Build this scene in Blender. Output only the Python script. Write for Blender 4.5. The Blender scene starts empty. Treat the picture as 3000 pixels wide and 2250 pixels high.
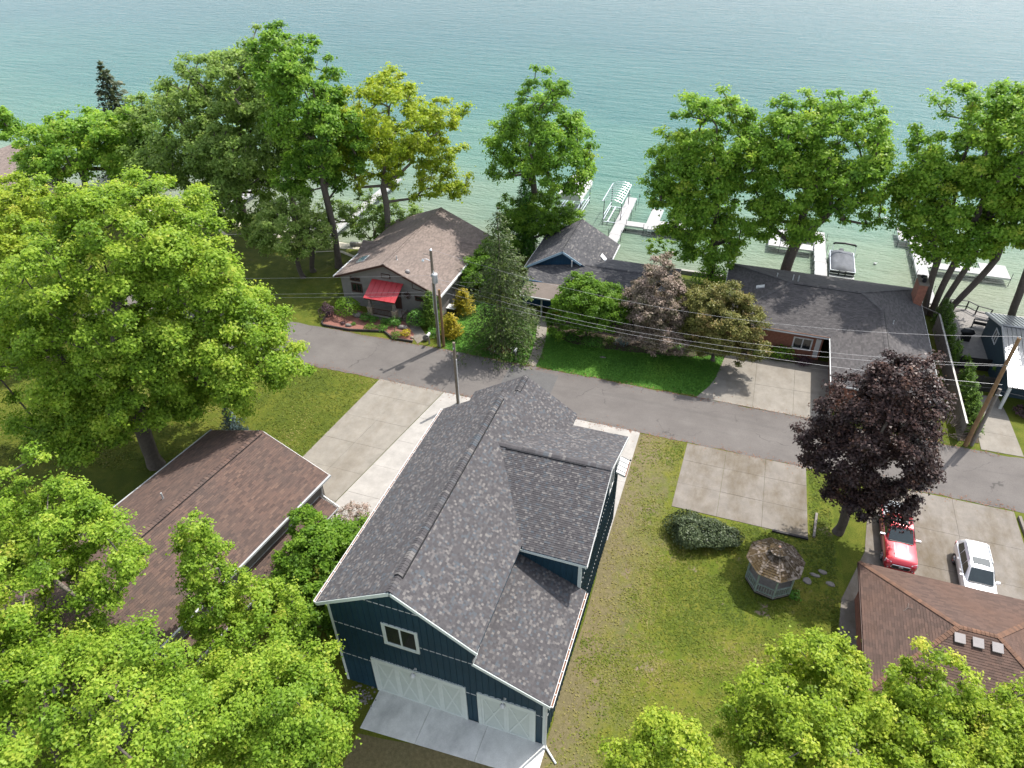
import bpy, bmesh, math, random
import numpy as np
from mathutils import Matrix, Vector
random.seed(11)
rng = np.random.default_rng(11)
S = bpy.context.scene
COL = S.collection
R = math.radians
# ------------------------------------------------------------------ camera
# x runs along the road, y runs towards the lake, z is up, metres
cd = bpy.data.cameras.new('camera'); cam = bpy.data.objects.new('camera', cd); COL.objects.link(cam)
cd.sensor_width = 36.0; cd.lens = 24.96; cd.clip_start = .5; cd.clip_end = 9000
cam.matrix_world = Matrix(((.9457, -.18745, .26553, 15.872), (.32479, .5764, -.74985, -17.05), (-.01249, .79538, .60599, 36.5), (0, 0, 0, 1)))
S.camera = cam
# ------------------------------------------------------------------ sky, sun, exposure
SHX, SHY = -.31, -.54                                   # shadow of one metre of height
EL = math.atan2(1, math.hypot(SHX, SHY)); AZ = math.atan2(-SHX, -SHY)   # azimuth clockwise from +y
W = bpy.data.worlds.new('World'); S.world = W; W.use_nodes = True
wn = W.node_tree.nodes; bgn = wn['Background']
sky = wn.new('ShaderNodeTexSky'); sky.sky_type = 'NISHITA'; sky.sun_disc = False
sky.sun_elevation = EL; sky.sun_rotation = AZ; sky.air_density = 1.0; sky.dust_density = 1.4; sky.ozone_density = 1.0
bw = wn.new('ShaderNodeRGBToBW'); hz = wn.new('ShaderNodeMix'); hz.data_type = 'RGBA'; hz.inputs[0].default_value = .62     # thin high cloud greys the whole sky
lk = W.node_tree.links.new; lk(sky.outputs[0], bw.inputs[0]); lk(sky.outputs[0], hz.inputs[6]); lk(bw.outputs[0], hz.inputs[7]); lk(hz.outputs[2], bgn.inputs[0])
bgn.inputs[1].default_value = .15
sd = bpy.data.lights.new('sun', 'SUN'); sun = bpy.data.objects.new('sun', sd); COL.objects.link(sun)
sd.energy = 2.1; sd.angle = R(.6); sd.color = (1, .96, .9)
sun.rotation_euler = Vector((SHX, SHY, -1)).to_track_quat('-Z', 'Y').to_euler()
S.view_settings.view_transform = 'Standard'; S.view_settings.look = 'None'; S.view_settings.gamma = 1; S.view_settings.use_curve_mapping = False
S.view_settings.exposure = 1.8
S.cycles.max_bounces = 6; S.cycles.transparent_max_bounces = 6

# ================================================================== materials
MATS = {}
class NT:
    def __init__(s, name):
        s.m = bpy.data.materials.new(name); s.m.use_nodes = True; s.t = s.m.node_tree; s.n = s.t.nodes; s.b = s.n['Principled BSDF']
    def new(s, k, **kw):
        q = s.n.new('ShaderNode' + k)
        for a, v in kw.items(): setattr(q, a, v)
        return q
    def l(s, a, b): s.t.links.new(a, b)
    def pos(s): return s.new('NewGeometry').outputs['Position']
    def noise(s, scale, detail=4, rough=.6, vec=None, stretch=None):
        q = s.new('TexNoise'); q.inputs['Scale'].default_value = scale; q.inputs['Detail'].default_value = detail; q.inputs['Roughness'].default_value = rough
        v = vec or s.pos()
        if stretch:
            mp = s.new('Mapping'); mp.inputs['Scale'].default_value = stretch; s.l(v, mp.inputs[0]); v = mp.outputs[0]
        s.l(v, q.inputs['Vector']); return q.outputs['Fac']
    def ramp(s, fac, stops, interp='LINEAR'):
        q = s.new('ValToRGB'); e = q.color_ramp; e.interpolation = interp
        while len(e.elements) < len(stops): e.elements.new(.5)
        for el, (p, c) in zip(e.elements, stops): el.position = p; el.color = tuple(c) + (1,) if len(c) == 3 else c
        s.l(fac, q.inputs[0]); return q.outputs[0]
    def mix(s, fac, a, b, mode='MIX'):
        q = s.new('Mix', data_type='RGBA', blend_type=mode)
        for sock, v in ((q.inputs[0], fac), (q.inputs[6], a), (q.inputs[7], b)):
            if isinstance(v, (int, float)): sock.default_value = v
            elif isinstance(v, tuple): sock.default_value = v + (1,)
            else: s.l(v, sock)
        return q.outputs[2]
    def math(s, op, a, b=0.0, clamp=False):
        q = s.new('Math', operation=op, use_clamp=clamp)
        for sock, v in zip(q.inputs, (a, b)):
            if isinstance(v, (int, float)): sock.default_value = v
            else: s.l(v, sock)
        return q.outputs[0]
    def attr(s, name): q = s.new('Attribute'); q.attribute_name = name; return q.outputs['Fac']
    def bump(s, h, strength=.3, dist=.02):
        q = s.new('Bump'); q.inputs['Strength'].default_value = strength; q.inputs['Distance'].default_value = dist
        s.l(h, q.inputs['Height']); s.l(q.outputs[0], s.b.inputs['Normal'])
    def color(s, c):
        if isinstance(c, tuple): s.b.inputs['Base Color'].default_value = c + (1,)
        else: s.l(c, s.b.inputs['Base Color'])
    def set(s, rough=.7, metal=0, spec=.3, coat=0):
        s.b.inputs['Roughness'].default_value = rough; s.b.inputs['Metallic'].default_value = metal; s.b.inputs['Specular IOR Level'].default_value = spec
        s.b.inputs['Coat Weight'].default_value = coat; s.b.inputs['Coat Roughness'].default_value = .05

def lerp(c, f): return tuple(min(1, x * f) for x in c)
def simple(name, c, rough=.6, metal=0, spec=.3, var=.18, scale=3.0, coat=0, bump=0, fine=0):
    if name in MATS: return MATS[name]
    q = NT(name); n = q.noise(scale, 5)
    col = q.ramp(n, [(.3, lerp(c, 1 - var)), (.7, lerp(c, 1 + var))])
    if fine: col = q.mix(fine, col, q.ramp(q.noise(scale * 14, 3), [(.3, lerp(c, .55)), (.7, lerp(c, 1.4))]))
    q.color(col); q.set(rough, metal, spec, coat)
    if bump: q.bump(q.noise(scale * 12, 3), bump, .01)
    MATS[name] = q.m; return q.m

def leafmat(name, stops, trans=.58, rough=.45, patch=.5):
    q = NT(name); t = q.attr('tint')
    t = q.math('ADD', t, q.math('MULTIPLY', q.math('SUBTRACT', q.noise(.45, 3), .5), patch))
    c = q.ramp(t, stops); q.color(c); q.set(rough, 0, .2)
    tr = q.new('BsdfTranslucent'); q.l(q.mix(.5, c, q.mix(1, c, (1.0, 1.0, .35), 'MULTIPLY')), tr.inputs[0])
    mx = q.new('MixShader'); mx.inputs[0].default_value = trans
    q.l(q.b.outputs[0], mx.inputs[1]); q.l(tr.outputs[0], mx.inputs[2]); q.l(mx.outputs[0], q.n['Material Output'].inputs[0])
    MATS[name] = q.m; return q.m

def shinglemat(name, stops, weather=.25, tone=(.03, .03, .03), wscale=.35, grit=.25):
    q = NT(name); c = q.ramp(q.attr('tint'), stops, 'LINEAR')
    w = q.ramp(q.noise(wscale, 4, .6), [(.42, (0, 0, 0)), (.72, (1, 1, 1))])
    c = q.mix(q.math('MULTIPLY', w, weather), c, tone)
    c = q.mix(grit, c, q.mix(1, c, q.ramp(q.noise(45, 2), [(.3, (.45, .45, .45)), (.7, (1.5, 1.5, 1.5))]), 'MULTIPLY'))
    q.color(c); q.set(.9, 0, .2); q.bump(q.noise(60, 2), .3, .006); MATS[name] = q.m; return q.m

M = {}
GRASS_STOPS = [(.28, (.048, .062, .012)), (.45, (.075, .10, .016)), (.58, (.115, .125, .022)), (.74, (.17, .155, .045)), (.9, (.22, .17, .085))]
def grassmat(name, stops, big=.12, mid=.9, bare=None, thr=.62):
    q = NT(name)
    n = q.math('ADD', q.math('MULTIPLY', q.noise(big, 4), .5), q.math('MULTIPLY', q.noise(mid, 5, .7), .5))
    c = q.ramp(n, stops)
    f = q.noise(16, 3, .8)
    c = q.mix(.75, c, q.mix(1, c, q.ramp(f, [(.3, (.45, .5, .4)), (.7, (1.6, 1.5, 1.5))]), 'MULTIPLY'))
    if bare:
        b = q.ramp(q.noise(.55, 6, .7), [(thr, (0, 0, 0)), (thr + .07, (1, 1, 1))])
        c = q.mix(b, c, q.ramp(q.noise(6, 4), [(.3, lerp(bare, .7)), (.7, lerp(bare, 1.25))]))
    q.color(c); q.set(.85, 0, .15); q.bump(f, .7, .05); MATS[name] = q.m; return q.m
def worn(mat, x0, x1, c):
    """a strip trodden bare and dry beside a wall"""
    q = NT.__new__(NT); q.m = mat; q.t = mat.node_tree; q.n = q.t.nodes; q.b = q.n['Principled BSDF']
    sx = q.new('SeparateXYZ'); q.l(q.pos(), sx.inputs[0])
    d = q.math('DIVIDE', q.math('SUBTRACT', sx.outputs[0], x0), x1 - x0)
    d = q.math('ADD', d, q.math('MULTIPLY', q.math('SUBTRACT', q.noise(.9, 5, .7), .5), 2.2))
    f = q.ramp(d, [(.2, (1, 1, 1)), (.95, (0, 0, 0))]); src = q.b.inputs['Base Color'].links[0].from_socket
    q.color(q.mix(q.math('MULTIPLY', f, .8), src, q.ramp(q.noise(5, 4), [(.3, lerp(c, .7)), (.7, lerp(c, 1.25))])))
M['ground'] = grassmat('rough grass', [(.30, (.034, .050, .0055)), (.47, (.058, .078, .007)), (.6, (.096, .105, .013)), (.8, (.13, .12, .03))], bare=(.0792, .0634, .0422), thr=.66)
M['lush'] = grassmat('lush lawn', [(.3, (.0358, .0918, .0122)), (.5, (.056, .1428, .0163)), (.65, (.0816, .1836, .0204)), (.85, (.1326, .2142, .0286))])
M['dry'] = grassmat('patchy lawn', [(.3, (.0403, .0627, .0062)), (.46, (.0694, .0952, .0078)), (.57, (.1098, .1142, .0157)), (.74, (.1546, .1288, .0504))], big=.2, bare=(.1683, .129, .0926), thr=.60)
worn(M['dry'], 11.3, 15.5, (.135, .105, .062))
M['sand'] = simple('shore sand', (.36, .33, .26), .9, var=.2, scale=1.2)
def concretemat(name, c, stain, sthr=.5, stc=(.16, .13, .08), wet=0):
    q = NT(name); n = q.noise(1.1, 6, .65)
    col = q.ramp(n, [(.3, lerp(c, .82)), (.7, lerp(c, 1.12))])
    col = q.mix(q.math('MULTIPLY', q.ramp(q.noise(.5, 5, .7, stretch=(1, .45, 1)), [(sthr, (0, 0, 0)), (sthr + .25, (1, 1, 1))]), stain), col, stc)
    col = q.mix(.35, col, q.mix(1, col, q.ramp(q.noise(22, 3), [(.3, (.7, .7, .7)), (.7, (1.2, 1.2, 1.2))]), 'MULTIPLY'))
    q.color(col); q.set(.85, 0, .25); q.bump(q.noise(40, 2), .15, .004); MATS[name] = q.m; return q.m
M['conc_new'] = concretemat('new concrete', (.294, .2753, .2502), .12)
M['conc_old'] = concretemat('weathered concrete', (.205, .186, .157), .6, .46, (.125, .103, .076))
M['conc_pad'] = concretemat('stained concrete', (.168, .149, .127), .9, .43, (.095, .074, .046))
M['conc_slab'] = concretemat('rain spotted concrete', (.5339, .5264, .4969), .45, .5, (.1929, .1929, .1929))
def asphaltmat():
    q = NT('worn asphalt'); p = q.pos()
    c = q.ramp(q.noise(.35, 5, .6), [(.3, (.098, .088, .081)), (.7, (.128, .116, .106))])
    c = q.mix(q.math('MULTIPLY', q.ramp(q.noise(.9, 5, .7, stretch=(.25, 1, 1)), [(.5, (0, 0, 0)), (.75, (1, 1, 1))]), .35), c, (.075, .068, .063))
    v = q.new('TexVoronoi', feature='DISTANCE_TO_EDGE'); v.inputs['Scale'].default_value = .28
    wv = q.new('VectorMath', operation='ADD'); q.l(p, wv.inputs[0])
    nz = q.new('TexNoise'); nz.inputs['Scale'].default_value = 1.2; q.l(p, nz.inputs['Vector']); q.l(nz.outputs['Color'], wv.inputs[1]); q.l(wv.outputs[0], v.inputs['Vector'])
    crack = q.ramp(v.outputs['Distance'], [(.004, (1, 1, 1)), (.012, (0, 0, 0))])
    c = q.mix(q.math('MULTIPLY', q.math('MULTIPLY', crack, q.ramp(q.noise(.3), [(.5, (0, 0, 0)), (.6, (1, 1, 1))])), .6), c, (.04, .037, .034))
    c = q.mix(.5, c, q.mix(1, c, q.ramp(q.noise(35, 3), [(.3, (.65, .65, .65)), (.7, (1.3, 1.3, 1.3))]), 'MULTIPLY'))
    q.color(c); q.set(.9, 0, .2); q.bump(q.noise(60, 2), .3, .006); return q.m
M['asphalt'] = asphaltmat()
M['patch'] = simple('newer asphalt patch', (.09, .087, .084), .9, var=.12, scale=1.5, fine=.4)
def watermat():
    q = NT('lake water'); p = q.pos()
    sx = q.new('SeparateXYZ'); q.l(p, sx.inputs[0]); y = sx.outputs[1]
    # distance from the shore sets the depth; cloudy bars and troughs of the sandy bed show through
    d = q.math('ADD', q.math('SUBTRACT', y, 48), q.math('MULTIPLY', q.math('SUBTRACT', q.noise(.022, 4, .6), .5), 60))
    d = q.math('DIVIDE', d, 260)
    c = q.ramp(d, [(0, (.155, .165, .115)), (.05, (.12, .165, .115)), (.11, (.072, .145, .112)), (.21, (.036, .108, .102)), (.42, (.020, .078, .090)), (.9, (.020, .060, .080))])
    c = q.mix(q.math('MULTIPLY', q.ramp(q.noise(.06, 5, .6, stretch=(.35, 1, 1)), [(.45, (0, 0, 0)), (.7, (1, 1, 1))]), .3), c, (.012, .062, .068))
    c = q.mix(q.math('MULTIPLY', q.ramp(q.noise(.45, 4, .6), [(.6, (0, 0, 0)), (.75, (1, 1, 1))]), q.math('SUBTRACT', .35, q.math('MULTIPLY', d, 3.5), True)), c, (.045, .05, .026))
    q.color(c); q.set(.16, 0, .3); q.b.inputs['IOR'].default_value = 1.12
    h = q.math('ADD', q.math('MULTIPLY', q.noise(.42, 5, .68, stretch=(.40, 1.5, 1)), 1.5), q.math('MULTIPLY', q.noise(1.7, 3, .6, stretch=(.45, 1.4, 1)), .4))
    q.bump(h, .85, .42); return q.m
M['water'] = watermat()
# shingles: tint picks one granule blend per tab
M['sh_barn'] = shinglemat('grey blend shingles', [(0, (.0493, .0463, .048)), (.35, (.0604, .0561, .0573)), (.6, (.069, .0641, .0647)), (.70, (.0616, .0709, .0801)), (.80, (.0813, .0764, .0752)), (.9, (.1023, .0949, .0912)), (1, (.138, .1281, .1195))], .12)
M['sh_brown'] = shinglemat('brown shingles', [(0, (.0661, .0451, .0385)), (.5, (.0926, .0617, .0507)), (.8, (.1047, .0661, .0523)), (1, (.1268, .0827, .0634))], .45, (.0579, .0496, .0451), .22)
M['sh_tan'] = shinglemat('taupe shingles', [(0, (.1366, .1092, .0944)), (.5, (.1656, .1309, .1134)), (1, (.2029, .1615, .1391))], .4, (.1035, .0895, .0812), .2)
M['sh_blue'] = shinglemat('charcoal blend shingles', [(0, (.0473, .0465, .0503)), (.5, (.064, .0625, .0663)), (.85, (.08, .0777, .0792)), (1, (.1371, .1295, .1219))], .2)
M['sh_dark'] = shinglemat('dark grey shingles', [(0, (.0609, .0563, .0555)), (.5, (.0782, .072, .0712)), (1, (.1, .0922, .0899))], .35, (.043, .0414, .043), .25)
M['sh_red'] = shinglemat('red brown shingles', [(0, (.0645, .0438, .0354)), (.5, (.0813, .0533, .0432)), (1, (.0982, .0628, .0494))], .5, (.1066, .0589, .0393), .3)
M['sh_shake'] = shinglemat('weathered cedar shakes', [(0, (.035, .024, .014)), (.45, (.065, .047, .030)), (.8, (.115, .092, .072)), (1, (.22, .185, .16))], .75, (.075, .048, .012), .7)
M['navy'] = simple('navy siding', (.010, .034, .052), .55, var=.15, scale=1.4)
M['bluesid'] = simple('blue siding', (.012, .05, .10), .6, var=.15)
M['white'] = simple('white trim paint', (.4786, .4786, .4652), .5, var=.05)
M['sage'] = simple('pale grey trim paint', (.476, .51, .476), .5, var=.05)
M['sage2'] = simple('pale grey door paint', (.3995, .4335, .3995), .5, var=.05)
M['gutterwhite'] = simple('white gutter metal', (.595, .5865, .5695), .35, var=.08)
M['debris'] = simple('dead leaf debris', (.17, .085, .05), .95, var=.5, scale=9)
M['taupe'] = simple('taupe siding', (.175, .165, .155), .8, var=.12, scale=2, fine=.2)
M['brownsid'] = simple('grey brown siding', (.15, .135, .12), .8, var=.12, scale=2, fine=.2)
M['brick'] = simple('red brick', (.20, .085, .055), .9, var=.35, scale=5, fine=.35)
M['browntrim'] = simple('dark brown trim', (.05, .022, .016), .6, var=.15)
M['redmetal'] = simple('red metal roofing', (.36, .035, .04), .38, var=.12, scale=1.5, spec=.5)
M['steel'] = simple('pale metal roofing', (.217, .2213, .23), .3, metal=.55, var=.1, scale=1.2)
M['cabin'] = simple('slate blue siding', (.022, .04, .052), .7, var=.15)
M['glass'] = simple('dark window glass', (.012, .016, .018), .04, spec=.9, var=.3, scale=1.5)
M['skyglass'] = simple('skylight glass', (.12, .18, .21), .05, spec=.9, var=.2)
M['tanroof'] = simple('tan roll roofing', (.14, .1155, .098), .9, var=.12, scale=1.1, fine=.3)
M['lightblue'] = simple('pale blue fascia', (.26, .36, .44), .5, var=.06)
M['stone'] = simple('field stone', (.156, .141, .126), .9, var=.35, scale=4, fine=.3)
M['ledge'] = simple('buff ledge stone', (.24, .192, .14), .9, var=.3, scale=6, fine=.3)
M['mulch'] = simple('red bark mulch', (.19, .085, .065), .95, var=.4, scale=7, fine=.6, bump=.8)
M['soil'] = simple('dark soil', (.06, .045, .032), .95, var=.4, scale=5, fine=.5, bump=.6)
M['darkedge'] = simple('dark timber edging', (.035, .03, .026), .8, var=.3)
M['pole'] = simple('weathered pole wood', (.15, .125, .095), .9, var=.3, scale=3, fine=.4)
M['polebrown'] = simple('brown pole wood', (.20, .12, .06), .85, var=.25, scale=3, fine=.3)
M['oldwood'] = simple('grey weathered wood', (.1584, .1419, .1254), .9, var=.3, scale=4, fine=.4)
M['deckwood'] = simple('grey deck boards', (.20, .185, .17), .85, var=.2, scale=2.5, fine=.25)
M['darkwood'] = simple('near black stained wood', (.02, .018, .018), .7, var=.3)
M['gazpaint'] = simple('faded green grey paint', (.19, .23, .20), .75, var=.2, scale=4)
M['galv'] = simple('galvanised grey metal', (.391, .3995, .3995), .45, metal=.2, var=.1)
M['wire'] = simple('bright aluminium wire', (.28, .28, .29), .4, metal=.4, var=.05)
M['blackwire'] = simple('dark cable', (.03, .03, .035), .6, var=.1)
M['dockwhite'] = simple('white dock decking', (.2806, .273, .2655), .6, var=.06, scale=1.5)
M['alu'] = simple('aluminium frame', (.62, .64, .66), .3, metal=.6, var=.06)
M['darkalu'] = simple('dark steel legs', (.07, .075, .085), .5, metal=.3, var=.1)
M['vinyl'] = simple('white canopy vinyl', (.5635, .5491, .5346), .45, var=.05)
M['tarp'] = simple('charcoal boat cover', (.085, .09, .10), .75, var=.25, scale=1.2)
M['blackp'] = simple('black plastic', (.012, .012, .013), .4, var=.1)
M['rubber'] = simple('tyre rubber', (.015, .015, .016), .85, var=.1)
M['redpaint'] = simple('metallic red paint', (.36, .012, .022), .28, metal=.35, spec=.5, coat=1, var=.04)
M['whitepaint'] = simple('white car paint', (.78, .79, .80), .25, spec=.5, coat=1, var=.02)
M['chrome'] = simple('chrome', (.65, .65, .67), .12, metal=1, var=.03)
M['carglass'] = simple('tinted car glass', (.014, .022, .02), .03, spec=1, var=.2)
M['lamp'] = simple('clear lamp lens', (.62, .63, .65), .08, spec=.9, var=.1)
M['tonneau'] = simple('grey bed cover', (.27, .29, .31), .45, var=.06)
M['bark'] = simple('dark tree bark', (.085, .070, .057), .95, var=.35, scale=5, fine=.4, bump=.8)
M['barkl'] = simple('grey tree bark', (.13, .11, .09), .95, var=.3, scale=5, fine=.4, bump=.8)
M['ventgrey'] = simple('grey roof vent', (.2108, .1922, .186), .5, var=.08)
M['purplebush'] = None
LEAF = {
 'maple': leafmat('spring maple leaves', [(.0, (.07, .13, .014)), (.35, (.175, .30, .028)), (.62, (.295, .43, .046)), (.85, (.43, .51, .072)), (1, (.54, .52, .10))]),
 'maple_hot': leafmat('yellow green maple leaves', [(.0, (.085, .14, .014)), (.35, (.21, .32, .028)), (.62, (.35, .455, .048)), (.85, (.48, .53, .072)), (1, (.58, .54, .10))]),
 'green': leafmat('green maple leaves', [(.0, (.052, .118, .018)), (.35, (.135, .275, .032)), (.65, (.235, .395, .045)), (.88, (.335, .47, .06)), (1, (.43, .485, .075))]),
 'oak': leafmat('grey green oak leaves', [(.0, (.085, .145, .03)), (.4, (.20, .31, .065)), (.7, (.32, .43, .115)), (1, (.44, .50, .17))]),
 'yellow': leafmat('yellow leaves', [(.0, (.10, .16, .014)), (.35, (.23, .33, .024)), (.65, (.36, .44, .036)), (1, (.50, .49, .055))]),
 'purple': leafmat('purple maple leaves', [(.0, (.0144, .0096, .0096)), (.4, (.036, .0216, .02)), (.75, (.072, .04, .032)), (1, (.136, .068, .04))], .2, .4),
 'spruce': leafmat('spruce needles', [(.0, (.0169, .0304, .0081)), (.45, (.0473, .0776, .0149)), (.8, (.0878, .1249, .0216)), (1, (.135, .1552, .027))], .2),
 'cedar': leafmat('brown green cedar sprays', [(.0, (.018, .027, .012)), (.5, (.045, .063, .021)), (.85, (.0825, .087, .033)), (1, (.1275, .09, .0525))], .1),
 'bluespruce': leafmat('blue spruce needles', [(.0, (.039, .065, .065)), (.5, (.1105, .1625, .156)), (1, (.221, .2795, .2665))], .1),
 'crabpink': leafmat('fading crabapple blossom', [(.0, (.054, .0594, .027)), (.35, (.1148, .1053, .0567)), (.65, (.216, .162, .1215)), (1, (.405, .3038, .2565))], .2),
 'crabolive': leafmat('bronze crabapple leaves', [(.0, (.042, .051, .0135)), (.4, (.1125, .123, .027)), (.7, (.1875, .1725, .045)), (1, (.285, .1725, .075))], .22),
 'bright': leafmat('bright green leaves', [(.0, (.06, .125, .016)), (.4, (.135, .26, .026)), (.75, (.23, .37, .04)), (1, (.35, .45, .065))]),
 'shrub': leafmat('dark green shrub leaves', [(.0, (.0291, .0832, .0146)), (.5, (.0707, .183, .0229)), (.85, (.1352, .2808, .0333)), (1, (.208, .3328, .0416))], .25),
 'juniper': leafmat('grey green juniper sprays', [(.0, (.022, .034, .015)), (.5, (.06, .082, .036)), (.85, (.11, .135, .06)), (1, (.17, .18, .09))], .12),
 'arbor': leafmat('arborvitae sprays', [(.0, (.03, .075, .009)), (.5, (.0825, .1575, .0165)), (.85, (.15, .2325, .024)), (1, (.225, .27, .033))], .2),
 'gold': leafmat('golden arborvitae sprays', [(.0, (.1176, .126, .0101)), (.4, (.3192, .2772, .0168)), (.75, (.6048, .4368, .0269)), (1, (.7, .5376, .0336))], .25),
 'plum': leafmat('plum shrub leaves', [(.0, (.0208, .0117, .0156)), (.5, (.0546, .0273, .0364)), (1, (.13, .0715, .078))], .15),
}

# ================================================================== object helpers
def setp(o, label=None, cat=None, group=None, kind=None):
    if label: o['label'] = label
    if cat: o['category'] = cat
    if group: o['group'] = group
    if kind: o['kind'] = kind
    return o
class Thing:
    """An Empty at the thing's base; parts are given in scene coordinates unless local is set."""
    def __init__(s, name, label, cat, loc=(0, 0, 0), rotz=0, group=None, local=False):
        s.o = bpy.data.objects.new(name, None); COL.objects.link(s.o)
        s.o.location = loc; s.o.rotation_euler = (0, 0, rotz); s.o.empty_display_size = .2
        setp(s.o, label, cat, group); s.off = (0, 0, 0) if local else loc
def finish(name, V, F, mat, parent=None, smooth=False, tint=None, kind=None, label=None, mats=None, midx=None, angle=None):
    off = (0, 0, 0); po = None
    if isinstance(parent, Thing): off = parent.off; po = parent.o
    elif parent is not None: po = parent; off = parent.get('_off', (0, 0, 0))
    me = bpy.data.meshes.new(name)
    if isinstance(V, np.ndarray):
        V = V - np.array(off); nv = len(V); nf = len(F); k = F.shape[1]
        me.vertices.add(nv); me.vertices.foreach_set('co', V.astype(np.float32).ravel())
        me.loops.add(nf * k); me.loops.foreach_set('vertex_index', F.astype(np.int32).ravel())
        me.polygons.add(nf); me.polygons.foreach_set('loop_start', np.arange(0, nf * k, k, dtype=np.int32))
        me.polygons.foreach_set('loop_total', np.full(nf, k, dtype=np.int32))
        me.update(calc_edges=True)
    else:
        ox, oy, oz = off
        me.from_pydata([(x - ox, y - oy, z - oz) for x, y, z in V], [], F); me.update()
    me.materials.append(mat)
    if mats:
        for m in mats: me.materials.append(m)
        me.polygons.foreach_set('material_index', midx)
    if tint is not None:
        a = me.attributes.new('tint', 'FLOAT', 'FACE'); a.data.foreach_set('value', np.asarray(tint, dtype=np.float32))
    if smooth:
        me.polygons.foreach_set('use_smooth', np.ones(len(me.polygons), dtype=bool))
        if angle: me.set_sharp_from_angle(angle=R(angle))
    o = bpy.data.objects.new(name, me); COL.objects.link(o)
    if po is not None: o.parent = po
    if kind: o['kind'] = kind
    if label: o['label'] = label
    if any(off): o['_off'] = tuple(float(v) for v in off)
    return o
OFFS = []
class MB:
    def __init__(s): s.v = []; s.f = []
    def _add(s, vs, fs):
        b = len(s.v); s.v += [tuple(v) for v in vs]; s.f += [tuple(i + b for i in f) for f in fs]; return s
    def box(s, x0, x1, y0, y1, z0, z1):
        return s._add([(x0, y0, z0), (x1, y0, z0), (x1, y1, z0), (x0, y1, z0), (x0, y0, z1), (x1, y0, z1), (x1, y1, z1), (x0, y1, z1)],
                      [(0, 3, 2, 1), (4, 5, 6, 7), (0, 1, 5, 4), (1, 2, 6, 5), (2, 3, 7, 6), (3, 0, 4, 7)])
    def bar(s, a, b, w, h, up=(0, 0, 1)):
        a, b = Vector(a), Vector(b); d = (b - a).normalized(); u = Vector(up)
        sd_ = d.cross(u)
        if sd_.length < 1e-4: sd_ = d.cross(Vector((1, 0, 0)))
        sd_.normalize(); n = sd_.cross(d); sd_ *= w / 2; n *= h / 2
        vs = [p + i * sd_ + j * n for p in (a, b) for i, j in ((-1, -1), (1, -1), (1, 1), (-1, 1))]
        return s._add(vs, [(0, 1, 2, 3), (7, 6, 5, 4), (0, 4, 5, 1), (1, 5, 6, 2), (2, 6, 7, 3), (3, 7, 4, 0)])
    def tube(s, path, rad, n=8, cap=True):
        P = [Vector(p) for p in path]; rad = rad if hasattr(rad, '__len__') else [rad] * len(P)
        vs = []; fs = []; ref = None
        for i, p in enumerate(P):
            d = (P[min(i + 1, len(P) - 1)] - P[max(i - 1, 0)]).normalized()
            if ref is None: ref = Vector((1, 0, 0)) if abs(d.x) < .8 else Vector((0, 1, 0))
            x = (ref - d * ref.dot(d)).normalized(); y = d.cross(x); ref = x
            vs += [p + rad[i] * (math.cos(t) * x + math.sin(t) * y) for t in [2 * math.pi * k / n for k in range(n)]]
        for i in range(len(P) - 1):
            fs += [(i * n + k, i * n + (k + 1) % n, (i + 1) * n + (k + 1) % n, (i + 1) * n + k) for k in range(n)]
        if cap: fs += [tuple(range(n - 1, -1, -1)), tuple((len(P) - 1) * n + k for k in range(n))]
        return s._add(vs, fs)
    def prism(s, pts, z0, z1):
        n = len(pts); a = sum(pts[i][0] * pts[(i + 1) % n][1] - pts[(i + 1) % n][0] * pts[i][1] for i in range(n))
        if a < 0: pts = pts[::-1]
        return s._add([(x, y, z0) for x, y in pts] + [(x, y, z1) for x, y in pts],
                      [tuple(range(n - 1, -1, -1)), tuple(range(n, 2 * n))] + [(i, (i + 1) % n, n + (i + 1) % n, n + i) for i in range(n)])
    def slab(s, pts, t):
        """flat 3d polygon (top face) thickened straight down by t"""
        n = len(pts); e1 = Vector(pts[1]) - Vector(pts[0]); nn = Vector((0, 0, 0))
        for i in range(n): nn += Vector(pts[i]).cross(Vector(pts[(i + 1) % n]))
        if nn.z < 0: pts = pts[::-1]
        return s._add(list(pts) + [(x, y, z - t) for x, y, z in pts],
                      [tuple(range(n)), tuple(range(2 * n - 1, n - 1, -1))] + [(i, n + i, n + (i + 1) % n, (i + 1) % n) for i in range(n)])
    def wallpoly(s, axis, c0, c1, pts):
        """polygon in a vertical plane thickened between c0 and c1; axis 'x': pts are (y,z); axis 'y': pts are (x,z)"""
        n = len(pts)
        f = (lambda c, p: (c, p[0], p[1])) if axis == 'x' else (lambda c, p: (p[0], c, p[1]))
        a = sum(pts[i][0] * pts[(i + 1) % n][1] - pts[(i + 1) % n][0] * pts[i][1] for i in range(n))
        if (a < 0) == (axis == 'x'): pts = pts[::-1]
        lo, hi = (min(c0, c1), max(c0, c1))
        if axis == 'x': return s._add([f(lo, p) for p in pts] + [f(hi, p) for p in pts], [tuple(range(n - 1, -1, -1)), tuple(range(n, 2 * n))] + [(i, (i + 1) % n, n + (i + 1) % n, n + i) for i in range(n)])
        return s._add([f(lo, p) for p in pts] + [f(hi, p) for p in pts], [tuple(range(n - 1, -1, -1)), tuple(range(n, 2 * n))] + [(i, (i + 1) % n, n + (i + 1) % n, n + i) for i in range(n)])
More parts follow.
